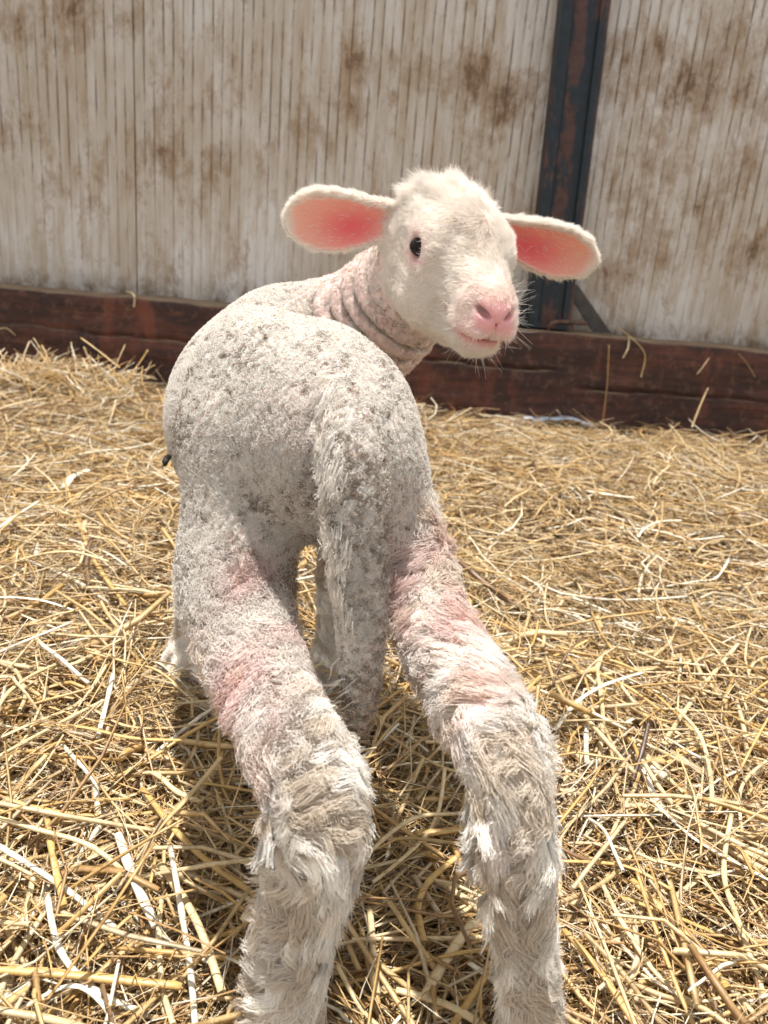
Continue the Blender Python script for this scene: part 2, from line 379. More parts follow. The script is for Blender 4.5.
cone((H(0.030, 0, -0.033), 0.0185), (H(0.076, 0, -0.0280), 0.0112), 0.012, G_HEAD)   # lower jaw
hell(0.083, 0, -0.0288, 0.0128, 0.0112, 0.0076, 0.005)
cone((H(-0.020, 0, -0.012), 0.034), (at(425, 268, .548), 0.028), 0.012, G_NECK)
# ears: leaf-shaped cupped shells
EARS = []
for s, tip_px, L_, Wd in ((-1, at(284, 222, .545), None, 0.0200), (1, at(596, 266, .570), None, 0.0180)):
    base = H(-0.010, s * 0.030, 0.003 if s < 0 else 0.006)
    ax = tip_px - base; Ln = np.linalg.norm(ax); ax /= Ln
    nrm = unit([0.10 * -s, -1.0, -0.22]); nrm = unit(nrm - ax * nrm.dot(ax)); up = np.cross(nrm, ax) * (1 if s < 0 else 1)
    if up[2] < 0: up = -up
    EARS.append((base, ax, up, nrm, Ln, Wd, s))

def ear_width(t, W_): return W_ * (0.50 + 0.50 * np.sin(np.clip((t - 0.05) / 0.62, 0, 1) * math.pi / 2)) * np.sqrt(np.clip(1 - np.clip((t - 0.50) / 0.50, 0, 1) ** 2.2, 0, 1))
def sd_ear(P, e):
    base, ax, up, nrm, Ln, W_, s = e
    q = P - base; a = q @ ax; v = q @ up; n = q @ nrm; t = a / Ln
    wv = ear_width(t, W_)
    cup = 0.010 * (1 - 0.75 * np.clip(t, 0, 1))
    vv = v - 0.002 * np.sin(t * 3)
    n0 = -0.006 + cup * (np.clip(np.abs(vv) / np.maximum(W_, 1e-4), 0, 1.3) ** 2) * 1.6 + 0.004 * t
    tt = np.clip((t - 0.35) / 0.4, 0, 1)
    n0 = n0 + 0.007 * np.clip(0.35 - t, 0, 1) / 0.35 * np.exp(-(vv / 0.012) ** 2) * -1
    thk = 0.0019
    dn = np.abs(n - n0) * 0.85 - thk
    do = np.maximum(np.abs(vv) - wv, np.maximum(-a - 0.004, a - Ln)) + thk * 0.6
    mx = np.maximum(dn, do)
    return np.where((dn > 0) & (do > 0), np.sqrt(np.maximum(dn, 0) ** 2 + np.maximum(do, 0) ** 2), mx) - 0.0004

EYE = [H(0.0275, s * 0.0262, 0.0022) for s in (-1, 1)]

def sd_prim(P, kind, dat):
    if kind == 'cone':
        a, b, r1, r2 = dat; ab = b - a; t = np.clip(((P - a) @ ab) / max(ab @ ab, 1e-12), 0, 1)
        return np.linalg.norm(P - a - t[:, None] * ab, axis=1) - (r1 + (r2 - r1) * t)
    c, M, r = dat; q = (P - c) @ M.T; k0 = np.linalg.norm(q / r, axis=1); k1 = np.linalg.norm(q / (r * r), axis=1)
    return k0 * (k0 - 1) / np.maximum(k1, 1e-9)
def smin(a, b, k): h = np.clip(k - np.abs(a - b), 0, None) / k; return np.minimum(a, b) - h * h * k * 0.25
def smax(a, b, k): return -smin(-a, -b, k)
NK = [at(345, 345, .60), at(425, 286, .550)]
def sdf(P, want_groups=False):
    gd = {}
    for kind, dat, k, g in prims:
        d = sd_prim(P, kind, dat)
        gd[g] = d if g not in gd else smin(gd[g], d, k)
    ear = np.minimum(sd_ear(P, EARS[0]), sd_ear(P, EARS[1]))
    # neck folds, rings round the neck
    nax = NK[1] - NK[0]; Ln = np.linalg.norm(nax); s = ((P - NK[0]) @ nax) / Ln
    ringw = np.clip(s / 0.014, 0, 1) * np.clip((Ln - 0.012 - s) / 0.016, 0, 1)
    wob = 0.0025 * np.sin(P[:, 2] * 90 + P[:, 1] * 40)
    gd[G_NECK] = gd[G_NECK] - 0.0036 * ringw * (np.abs(np.sin((s + wob) * math.pi / 0.0125)) ** 0.8 * 2 - 1)
    d = gd[G_BODY]
    d = smin(d, gd[G_NECK], 0.022)
    d = smin(d, gd[G_LH], 0.018); d = smin(d, gd[G_RH], 0.022); d = smin(d, gd[G_FRONT], 0.03)
    d = smin(d, gd[G_TAIL], 0.006)
    hd = gd[G_HEAD]
    # eye sockets, nostrils, mouth
    for i, s_ in enumerate((-1, 1)):
        hd = smax(hd, -(np.linalg.norm(P - EYE[i] - HR * s_ * 0.0055 - HF * 0.005, axis=1) - 0.0070), 0.003)
        q = (P - H(0.0990, s_ * 0.0078, -0.0065)) @ HAX.T
        q2 = q.copy(); q2[:, 1] = q[:, 1] * 0.75 + q[:, 2] * 0.55 * s_; q2[:, 2] = q[:, 2] * 0.85 - q[:, 1] * 0.5 * s_
        hd = smax(hd, -(np.linalg.norm(q2 / A([0.0075, 0.0052, 0.0019]), axis=1) - 1) * 0.0019, 0.0015)
    q = (P - HO) @ HAX.T
    mouth_u = -0.0232 + 0.16 * np.clip(0.083 - q[:, 0], 0, 1)
    mline = np.abs(q[:, 2] - mouth_u) - 0.0012
    mlim = np.maximum(mline, np.maximum(0.064 - q[:, 0], -(hd + 0.0042)))
    hd = smax(hd, -mlim, 0.0015)
    phl = np.maximum(np.maximum(np.abs(q[:, 1]) - 0.0006, np.abs(q[:, 2] + 0.017) - 0.007), np.maximum(-(hd + 0.0012), 0.09 - q[:, 0]))
    hd = smax(hd, -phl, 0.0012)
    d = smin(d, hd, 0.012)
    d = smin(d, ear, 0.006)
    if want_groups: gd[G_HEAD] = hd; gd[G_EAR] = ear; return d, gd
    return d

def surface_nets(lo, hi, h):
    lo = A(lo); n = np.ceil((A(hi) - lo) / h).astype(int); Bk = 8; nb = np.ceil(n / Bk).astype(int); n = nb * Bk
    D = np.full(n + 1, 1.0, np.float32)
    bi = np.stack(np.meshgrid(*[np.arange(k) for k in nb], indexing='ij'), -1).reshape(-1, 3)
    cen = lo + (bi + 0.5) * Bk * h
    dc = np.concatenate([sdf(c) for c in np.array_split(cen, max(1, len(cen) // 60000))])
    rad = Bk * h * 0.87 + 0.008
    inside = dc < -rad
    for b in bi[inside]: D[b[0]*Bk:b[0]*Bk+Bk+1, b[1]*Bk:b[1]*Bk+Bk+1, b[2]*Bk:b[2]*Bk+Bk+1] = -1.0
    act = bi[np.abs(dc) <= rad]
    loc = np.stack(np.meshgrid(*[np.arange(Bk + 1)] * 3, indexing='ij'), -1).reshape(-1, 3)
    for ch in np.array_split(act, max(1, len(act) // 250)):
        idx = (ch[:, None, :] * Bk + loc[None]).reshape(-1, 3)
        D[idx[:, 0], idx[:, 1], idx[:, 2]] = sdf(lo + idx * h)
    S = D < 0
    m_ = np.zeros(n, np.uint8)
    for dx in (0, 1):
        for dy in (0, 1):
            for dz in (0, 1): m_ += S[dx:n[0]+dx, dy:n[1]+dy, dz:n[2]+dz]
    cells = np.argwhere((m_ > 0) & (m_ < 8)); vid = np.full(n, -1, np.int32); vid[tuple(cells.T)] = np.arange(len(cells))
    acc = np.zeros((len(cells), 3)); cnt = np.zeros(len(cells))
    cor = [(a, b, c) for a in (0, 1) for b in (0, 1) for c in (0, 1)]
    for i, a in enumerate(cor):
        for b in cor[i + 1:]:
            if sum(abs(x - y) for x, y in zip(a, b)) != 1: continue
            ia = cells + a; ib = cells + b; da = D[tuple(ia.T)]; db = D[tuple(ib.T)]; x = (da < 0) != (db < 0)
            t = np.where(x, da / np.where(x, da - db, 1), 0)[:, None]
            acc += np.where(x[:, None], A(a) + t * (A(b) - A(a)), 0); cnt += x
    V = lo + (cells + acc / cnt[:, None]) * h
    Fs = []
    for axis in range(3):
        u, v_ = (axis + 1) % 3, (axis + 2) % 3
        sl0 = [slice(1, n[k]) for k in range(3)]; sl0[axis] = slice(0, n[axis]); sl1 = list(sl0); sl1[axis] = slice(1, n[axis] + 1)
        s0, s1 = S[tuple(sl0)], S[tuple(sl1)]; e = np.argwhere(s0 != s1); sg = s0[tuple(e.T)]
        off = np.ones(3, int); off[axis] = 0; e = e + off
        eu = np.eye(3, dtype=int)[u]; ev = np.eye(3, dtype=int)[v_]
        q = np.stack([vid[tuple((e - eu - ev).T)], vid[tuple((e - ev).T)], vid[tuple(e.T)], vid[tuple((e - eu).T)]], 1)
        q[~sg] = q[~sg][:, ::-1]; Fs.append(q)
    Fq = np.concatenate(Fs); Fq = Fq[(Fq >= 0).all(1)]
    return V, Fq
def vnormals(V, Fq):
    n = np.cross(V[Fq[:, 2]] - V[Fq[:, 0]], V[Fq[:, 3]] - V[Fq[:, 1]]); N = np.zeros_like(V)
    for k in range(Fq.shape[1]):
        for c in range(3): N[:, c] += np.bincount(Fq[:, k], n[:, c], minlength=len(V))
    return N / np.maximum(np.linalg.norm(N, axis=1), 1e-12)[:, None]

LV, LF = surface_nets((-0.205, 0.215, -0.012), (0.145, 0.720, 0.455), 0.00135)
LN = vnormals(LV, LF)
print('lamb verts', len(LV))
_, GD = sdf(LV, True)
GW = np.stack([np.clip(GD[g], -1, 1) for g in range(8)], 1)
GW = np.exp(-np.clip(GW - GW.min(1, keepdims=True), 0, None) / 0.005); GW /= GW.sum(1, keepdims=True)
HQ = (LV - HO) @ HAX.T

def rings(P):                                     # 1 on a neck fold's ridge, 0 in the groove between two, and where folds are
    nax = NK[1] - NK[0]; Ln = np.linalg.norm(nax); s = ((P - NK[0]) @ nax) / Ln
    wgt = np.clip(s / 0.014, 0, 1) * np.clip((Ln - 0.012 - s) / 0.016, 0, 1)
    return np.abs(np.sin((s + 0.0025 * np.sin(P[:, 2] * 90 + P[:, 1] * 40)) * math.pi / 0.0125)) ** 0.8, wgt
def near(P, c, r): return np.exp(-(np.linalg.norm(P - c, axis=1) / r) ** 2)
SKIN = [(at(262, 588, .36), 0.017, .9), (at(215, 630, .35), 0.010, .4), (at(245, 700, .31), 0.021, 1.0), (at(278, 645, .34), 0.014, .9), (at(262, 745, .28), 0.015, .7), (at(415, 575, .385), 0.028, 1.0), (at(440, 640, .345), 0.026, 1.0), (at(470, 690, .30), 0.018, .7), (at(300, 890, .25), 0.01, .0),
        (at(505, 840, .255), 0.007, .7), (at(275, 410, .36), 0.02, .25)]
def pinkness(P):
    s = np.zeros(len(P))
    for c, r, a in SKIN: s = np.maximum(s, a * near(P, c, r * 1.1))
    return 0.70 * s * np.clip(0.70 + 0.6 * vnoise(P, 55.0, 90, 2), 0.15, 1)
def ear_local(P):
    out = []
    for base, ax, up, nrm, Ln, W_, s in EARS:
        q = P - base; out.append((q @ ax / Ln, q @ up, q @ nrm))
    return out
def skin_color(P, N, W):
    wh = A([0.74, 0.66, 0.585]); col = np.tile(wh, (len(P), 1))
    def blend(c, f):
        nonlocal col; f = np.clip(f, 0, 1)[:, None]; col = col * (1 - f) + A(c) * f
    blend((0.60, 0.44, 0.37), 0.55 * (W[:, G_HEAD]))
    blend((0.62, 0.56, 0.50), W[:, G_BODY] * 0.8 + W[:, G_TAIL] * 0.8)
    blend((0.74, 0.66, 0.58), W[:, G_LH] + W[:, G_RH])
    blend((0.60, 0.27, 0.26), pinkness(P) * 0.95)
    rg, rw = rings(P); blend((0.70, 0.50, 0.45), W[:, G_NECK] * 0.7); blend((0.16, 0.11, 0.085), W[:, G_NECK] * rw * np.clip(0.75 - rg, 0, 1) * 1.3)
    q = (P - HO) @ HAX.T
    nose = np.clip((q[:, 0] - 0.091) / 0.008, 0, 1) * np.clip((q[:, 2] + 0.0195) / 0.006, 0, 1) * np.clip((0.004 - q[:, 2]) / 0.008, 0, 1) * np.clip((0.0145 - np.abs(q[:, 1])) / 0.005, 0, 1) * W[:, G_HEAD]
    blend((0.80, 0.50, 0.46), np.clip((q[:, 0] - 0.084) / 0.012, 0, 1) * W[:, G_HEAD] * 0.4)
    blend((0.79, 0.39, 0.39), nose * 0.9)
    lip = np.exp(-((q[:, 2] + 0.0236 - 0.16 * np.clip(0.083 - q[:, 0], 0, 1)) / 0.0034) ** 2) * np.clip((q[:, 0] - 0.054) / 0.02, 0, 1) * W[:, G_HEAD]
    blend((0.66, 0.24, 0.23), lip * 0.8)
    for i, s_ in enumerate((-1, 1)):
        dn = near(P, H(0.0980, s_ * 0.0078, -0.0065), 0.0042); blend((0.22, 0.05, 0.05), dn * np.clip(-sdf_nose(P, s_) * 500, 0, 1) * 1.0)
        blend((0.62, 0.26, 0.26), near(P, EYE[i] + HR * s_ * -0.001 + HF * 0.004 - HU * 0.001, 0.0092) * 0.95)
        blend((0.60, 0.36, 0.34), near(P, EYE[i] + HF * 0.014 - HU * 0.006, 0.007) * 0.6)
    for (t, v, n), e in zip(ear_local(P), EARS):
        inner = np.clip((N @ e[3] - 0.05) * 3, 0, 1) * W[:, G_EAR] * (n > -0.02) * np.clip((ear_width(t, e[5]) - np.abs(v) - 0.0015) / 0.004, 0, 1) * np.clip((0.97 - t) / 0.1, 0, 1)
        blend((0.80, 0.42, 0.31), inner * 0.95)
        blend((0.76, 0.13, 0.14), inner * np.exp(-((t - 0.38) / 0.32) ** 2 - ((v + 0.003) / 0.0125) ** 2))
    return col
def sdf_nose(P, s_):
    q = (P - H(0.0990, s_ * 0.0078, -0.0065)) @ HAX.T
    q2 = q.copy(); q2[:, 1] = q[:, 1] * 0.75 + q[:, 2] * 0.55 * s_; q2[:, 2] = q[:, 2] * 0.85 - q[:, 1] * 0.5 * s_
    return (np.linalg.norm(q2 / A([0.0085, 0.0060, 0.0026]), axis=1) - 1) * 0.0026

COL = skin_color(LV, LN, GW)
# pebbly curled fleece: small rounded knots on trunk, tail and upper thighs
def pebbles(V, N, mask, cell, seed):
    idx = np.where(mask > 0.02)[0]; r = np.random.default_rng(seed); n = int(len(idx) * 0.00135 ** 2 / cell ** 2 * 1.6)
    c = V[r.choice(idx, n, replace=False)]
    kd = KDTree(n)
    for i, p in enumerate(c): kd.insert(p, i)
    kd.balance(); d = np.zeros(len(V)); tone = np.zeros(len(V)); tr = r.normal(size=n)
    for i in idx:
        _, j, dd = kd.find(V[i]); d[i] = dd; tone[i] = tr[j]
    return np.where(mask > 0.02, np.sqrt(np.clip(1 - (d / cell) ** 2, 0, 1)), 0), tone
zc = LV[:, 2]
WOOL = np.clip(GW[:, G_BODY] + GW[:, G_TAIL] + GW[:, G_NECK] * 0.8 + GW[:, G_LH] * np.clip((zc - 0.150) / 0.035, 0, 1) + GW[:, G_RH] * np.clip((zc - 0.205) / 0.04, 0, 1), 0, 1)
pb, tone = pebbles(LV, LN, WOOL, 0.0040, 5)
DISP = LV + LN * ((pb - 0.5) * 0.0025 * WOOL)[:, None]
pbr = np.interp(pb, np.sort(pb[WOOL > 0.5])[::500], np.linspace(0, 1, len(np.sort(pb[WOOL > 0.5])[::500])))
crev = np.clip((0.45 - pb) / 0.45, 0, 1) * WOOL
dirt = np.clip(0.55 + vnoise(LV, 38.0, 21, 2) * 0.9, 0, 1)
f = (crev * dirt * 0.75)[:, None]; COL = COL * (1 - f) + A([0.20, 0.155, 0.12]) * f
COL *= (1 + 0.05 * tone * WOOL)[:, None]

sk = Mat('lamb_skin_and_fleece', 0.85)
at_ = sk.n('Attribute', attribute_name='tint'); sk.l(at_.outputs['Color'], sk.b.inputs['Base Color'])
sk.b.inputs['Subsurface Weight'].default_value = 0.55; sk.b.inputs['Subsurface Radius'].default_value = (1.0, 0.30, 0.20)
sk.b.inputs['Subsurface Scale'].default_value = 0.006; sk.b.inputs['Specular IOR Level'].default_value = 0.25
sk.bump(sk.noise(900, 3), 0.3, 0.0006)
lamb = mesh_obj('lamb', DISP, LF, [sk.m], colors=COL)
tag(lamb, 'newborn white lamb standing on straw, looking back over its shoulder', 'lamb', kind='thing')
# eyes
em = Mat('dark_wet_eye', 0.08); em.b.inputs['Specular IOR Level'].default_value = 0.18
em.color((0.012, 0.008, 0.006))
def uvs(name, c, r, mat, parent, M=None, nu=28, nv=18):
    v = [(0, 0, 1)]; f = []
    for i in range(1, nv):
        for j in range(nu): a, b = math.pi * i / nv, 2 * math.pi * j / nu; v.append((math.sin(a) * math.cos(b), math.sin(a) * math.sin(b), math.cos(a)))
    v.append((0, 0, -1))
    for j in range(nu): f.append((0, 1 + j, 1 + (j + 1) % nu)); f.append((len(v) - 1, 1 + (nv - 2) * nu + (j + 1) % nu, 1 + (nv - 2) * nu + j))
    for i in range(nv - 2):
        for j in range(nu): a = 1 + i * nu + j; b = 1 + i * nu + (j + 1) % nu; f.append((a, a + nu, b + nu, b))
    v = A(v) * A(r)
    if M is not None: v = v @ M
    return mesh_obj(name, [tuple(x) for x in v + c], f, [mat], parent)
for i, s in enumerate((-1, 1)):
    uvs('eye', EYE[i] + HR * s * 0.0004 + HF * 0.0018, (0.0066, 0.0062, 0.0054), em.m, lamb, HAX)
# hooves: cloven, mostly sunk in the straw
hm = Mat('soft_pale_hoof', 0.5); hm.color(hm.ramp(hm.noise(60, 4), [(0.3, (0.10, 0.07, 0.05)), (0.7, (0.28, 0.21, 0.15))]))
for c, r in ((LH[-1][0], 0.0165), (RH[-1][0], 0.0155), (A([-0.158, 0.592, 0.0]), 0.0135), (A([-0.034, 0.598, 0.0]), 0.0135)):
    V = []; Fh = []
    for sgn in (-1, 1):
        base = len(V)
        for z, sc, fw in ((0.022, 0.62, 0.0), (0.012, 0.85, 0.002), (0.0, 1.0, 0.005), (-0.006, 0.98, 0.006)):
            for k in range(12):
                a = 2 * math.pi * k / 12
                V.append((c[0] + sgn * r * 0.52 + math.cos(a) * r * 0.48 * sc, c[1] + fw + math.sin(a) * r * 1.05 * sc, max(c[2], 0) - 0.006 + z))
        for L_ in range(3):
            for k in range(12): Fh.append((base + L_ * 12 + k, base + L_ * 12 + (k + 1) % 12, base + L_ * 12 + 12 + (k + 1) % 12, base + L_ * 12 + 12 + k)[::-1])
        Fh.append(tuple(base + k for k in range(12))); Fh.append(tuple(base + 36 + k for k in range(12))[::-1])
    mesh_obj('hoof', V, Fh, [hm.m], lamb)

# ------------------------------------------------------------------ fur: strands as hair curves, children of the lamb
TRI = np.concatenate([LF[:, [0, 1, 2]], LF[:, [0, 2, 3]]])
TA = 0.5 * np.linalg.norm(np.cross(DISP[TRI[:, 1]] - DISP[TRI[:, 0]], DISP[TRI[:, 2]] - DISP[TRI[:, 0]]), axis=1)
DN = vnormals(DISP, LF)
def sample(n, wv, seed):
    r = np.random.default_rng(seed); wt = TA * wv[TRI].mean(1); ti = r.choice(len(TRI), n, p=wt / wt.sum())
    a = r.random(n); b = r.random(n); fl = a + b > 1; a[fl] = 1 - a[fl]; b[fl] = 1 - b[fl]
    bc = np.stack([1 - a - b, a, b], 1); T = TRI[ti]
    P = (DISP[T] * bc[:, :, None]).sum(1); N = (LN[T] * bc[:, :, None]).sum(1); N /= np.linalg.norm(N, axis=1)[:, None]
    return P, N, T[:, 0], r
def nrm_(v): return v / np.maximum(np.linalg.norm(v, axis=1), 1e-9)[:, None]
def tang(d, N): return nrm_(d - N * (d * N).sum(1)[:, None])
def curves_obj(name, pts, rad, cols, mat, parent, tip=0.25):
    n, k = pts.shape[:2]; hc = bpy.data.hair_curves.new(name); hc.add_curves([k] * n)
    hc.attributes['position'].data.foreach_set('vector', pts.astype(np.float32).ravel())
    ra = hc.attributes.new('radius', 'FLOAT', 'POINT')
    taper = np.linspace(1, 0, k) ** 0.7 * (1 - tip) + tip
    ra.data.foreach_set('value', (rad[:, None] * taper[None]).astype(np.float32).ravel())
    ca = hc.attributes.new('tint', 'FLOAT_COLOR', 'POINT'); c = np.ones((n, k, 4), np.float32); c[:, :, :3] = cols if cols.ndim == 3 else cols[:, None, :]
    ca.data.foreach_set('color', c.ravel())
    hc.materials.append(mat); o = bpy.data.objects.new(name, hc); C.objects.link(o); o.parent = parent
    return o
def fur_mat(name, gloss, trans):
    m = Mat(name); t = m.t; t.nodes.remove(m.b)
    a = m.n('Attribute', attribute_name='tint'); d = m.n('BsdfDiffuse'); tr = m.n('BsdfTranslucent'); g = m.n('BsdfGlossy'); g.inputs['Roughness'].default_value = 0.45
    x = m.n('MixShader'); x.inputs[0].default_value = trans; y = m.n('MixShader'); y.inputs[0].default_value = gloss
    m.l(a.outputs['Color'], d.inputs[0]); m.l(a.outputs['Color'], tr.inputs[0]); m.l(d.outputs[0], x.inputs[1]); m.l(tr.outputs[0], x.inputs[2])
    m.l(x.outputs[0], y.inputs[1]); m.l(g.outputs[0], y.inputs[2]); m.l(y.outputs[0], m.out.inputs[0]); return m.m
FM = fur_mat('white_wool_fibre', 0.05, 0.40)

DOWN = A([0.15, -0.25, -1.0])
pink_v = pinkness(LV)
LEGW = (GW[:, G_LH] * np.clip((0.190 - zc) / 0.035, 0, 1) + GW[:, G_RH] * np.clip((0.245 - zc) / 0.04, 0, 1)) * (1 - 0.7 * pink_v) + GW[:, G_FRONT] * np.clip((0.2 - zc) / 0.06, 0, 1) * 0.5
above = (LV[:, 2] > 0.004)
fringe = GW[:, G_TAIL] * np.clip((zc - 0.19) / 0.04, 0, 1) * np.clip(-LN[:, 0] - 0.35, 0, 0.6) * 1.3
LEGW = LEGW + fringe

# --- tightly curled fleece
def fleece(n, seed):
    wv = WOOL * above * (1 - 0.5 * pink_v) * np.clip(1 - 4 * (GW[:, G_HEAD] + GW[:, G_EAR]), 0, 1) * (1 - 0.25 * GW[:, G_NECK])
    P, N, vi, r = sample(n, wv, seed)
    k = 8; t = np.linspace(0, 1, k)
    ctr = 0.0016 * nrm_(vnoise_vec(P, 260.0, 31))          # neighbouring strands lean the same way: knots
    lean = tang(ctr + 0.0005 * r.normal(size=P.shape) + 1e-6, N)
    side = np.cross(N, lean); tl = GW[vi, G_TAIL]; nk = GW[vi, G_NECK]
    h = (0.0020 + 0.0013 * r.random(n)) * (1 - 0.5 * nk); rad = 0.0008 * (0.6 + 0.9 * r.random(n)); ph0 = r.random(n) * 6.28; turns = 1.0 + 0.9 * r.random(n)
    lw = GW[vi, G_LH] * np.clip((0.22 - P[:, 2]) / 0.03, 0, 1); rad = rad * (1 + 1.1 * lw); h = h * (1 + 1.0 * lw)
    ang = ph0[:, None] + t[None] * turns[:, None] * 6.28
    q = P[:, None] - N[:, None] * 0.0006 + N[:, None] * (h[:, None] * t[None] ** 0.8)[..., None]
    rr = rad[:, None] * np.minimum(t * 2.5, 1)[None]
    q = q + lean[:, None] * ((np.cos(ang) - np.cos(ph0)[:, None]) * rr + 0.0016 * t[None])[..., None] + side[:, None] * ((np.sin(ang) - np.sin(ph0)[:, None]) * rr)[..., None]
    base = A([0.81, 0.765, 0.705]); c = np.tile(base, (n, 1)) * (0.88 + 0.2 * r.random((n, 1)))
    dn_ = np.clip(0.42 + vnoise(P, 30.0, 21, 2) * 0.9 + 1.05 * tl * np.clip((0.285 - P[:, 2]) / 0.04, 0, 1) * np.clip(0.75 + N[:, 0] * 0.5, 0.3, 1) + 0.45 * nk - 0.35 * np.clip((P[:, 2] - 0.27) / 0.05, 0, 1), 0, 1.6)
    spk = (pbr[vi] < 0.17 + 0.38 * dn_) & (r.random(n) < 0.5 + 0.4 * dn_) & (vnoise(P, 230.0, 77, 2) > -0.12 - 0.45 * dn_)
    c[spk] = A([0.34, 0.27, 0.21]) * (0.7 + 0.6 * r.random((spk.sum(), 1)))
    p = np.clip(pinkness(P) * 0.80, 0, 1)[:, None]; c = c * (1 - p) + A([0.74, 0.44, 0.41]) * p
    p = (0.40 * tl * np.clip((0.285 - P[:, 2]) / 0.04, 0, 1) * np.clip(0.6 + N[:, 0], 0, 1) + 0.22 * nk)[:, None]; c = c * (1 - p) + A([0.46, 0.385, 0.32]) * p
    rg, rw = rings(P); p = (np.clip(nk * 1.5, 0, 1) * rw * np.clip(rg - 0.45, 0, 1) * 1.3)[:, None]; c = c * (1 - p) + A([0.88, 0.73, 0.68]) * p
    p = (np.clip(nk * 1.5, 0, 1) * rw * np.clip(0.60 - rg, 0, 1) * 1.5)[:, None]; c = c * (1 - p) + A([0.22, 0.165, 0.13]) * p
    cc = np.repeat(c[:, None], k, 1); cc[:, :3] *= 0.90
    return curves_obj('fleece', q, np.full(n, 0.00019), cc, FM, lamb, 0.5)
def vnoise_vec(P, sc, seed): return np.stack([vnoise(P, sc, seed + j) for j in range(3)], 1)

# --- long wavy wool on the legs, gathered in locks
def locks(n, seed):
    wv = LEGW * above
    P, N, vi, r = sample(n, wv, seed)
    L, NL, vl, _ = sample(2600, wv, seed + 1)
    kd = KDTree(len(L))
    for i, p in enumerate(L): kd.insert(p, i)
    kd.balance(); near_ = np.array([kd.find(p)[1] for p in P])
    k = 9; t = np.linspace(0, 1, k)
    sw = vnoise_vec(L, 17.0, 41); comb = nrm_(DOWN[None] + 0.80 * sw + 0.12 * r.normal(size=L.shape))
    lt = tang(comb, NL)
    ln = (0.013 + 0.007 * r.random(len(L))); pk = pinkness(L); ln *= (1 - 0.55 * pk); fr = GW[vl, G_FRONT]; ln *= (1 - 0.55 * fr) * (1 - 0.45 * GW[vl, G_TAIL])
    zf = np.clip((0.205 - L[:, 2]) / 0.07 + GW[vl, G_TAIL], 0.38, 1); ln *= zf
    amp = 0.0016 + 0.0024 * r.random(len(L)); ph0 = 4 * vnoise(L, 25.0, 44) + 0.8 * r.random(len(L)); fq = 0.7 + 0.5 * r.random(len(L)); lsd = np.cross(NL, lt)
    bend = 0.005 * vnoise(L, 40.0, 46)
    def lane(i, base, NN, spread):
        h = 0.0034 * np.sin(np.minimum(t * 1.25, 1) * math.pi / 2)
        s = ln[i][:, None] * t[None]
        w_ = amp[i][:, None] * (np.sin(ph0[i][:, None] + t[None] * fq[i][:, None] * 6.28) - np.sin(ph0[i])[:, None]) + bend[i][:, None] * t[None] ** 2
        return base[:, None] + lt[i][:, None] * s[..., None] + lsd[i][:, None] * w_[..., None] + NN[:, None] * (h[None] * np.ones((len(i), 1)))[..., None]
    own = lane(near_, P, N, 1); cen = lane(near_, L[near_], NL[near_], 0)
    g = (0.42 * t ** 1.2)[None, :, None]; q = own * (1 - g) + cen * g
    q += 0.0011 * (r.normal(size=(n, 1, 3)) * t[None, :, None]) + 0.0003 * np.cumsum(r.normal(size=(n, k, 3)), 1) * t[None, :, None]
    c = np.tile(A([0.97, 0.935, 0.875]), (n, 1)) * (0.86 + 0.14 * vnoise(L, 400.0, 48)[near_][:, None] + 0.20 * r.random((n, 1)))
    tan = (np.clip(vnoise(L, 60.0, 51, 2)[near_] * 0.9 + 0.10, 0, 0.7) * (1 - GW[vl, G_TAIL][near_]))[:, None]; c = c * (1 - tan) + A([0.66, 0.54, 0.40]) * tan
    fl = np.clip((P[:, 2] - 0.15) / 0.06, 0, 1)[:, None] * 0.45; c = c * (1 - fl) + A([0.76, 0.69, 0.61]) * fl
    p = np.clip(pinkness(P) * 0.85, 0, 1)[:, None]; c = c * (1 - p) + A([0.80, 0.47, 0.44]) * p
    return curves_obj('leg_wool', q, np.full(n, 0.00025), c, FM, lamb, 0.3)

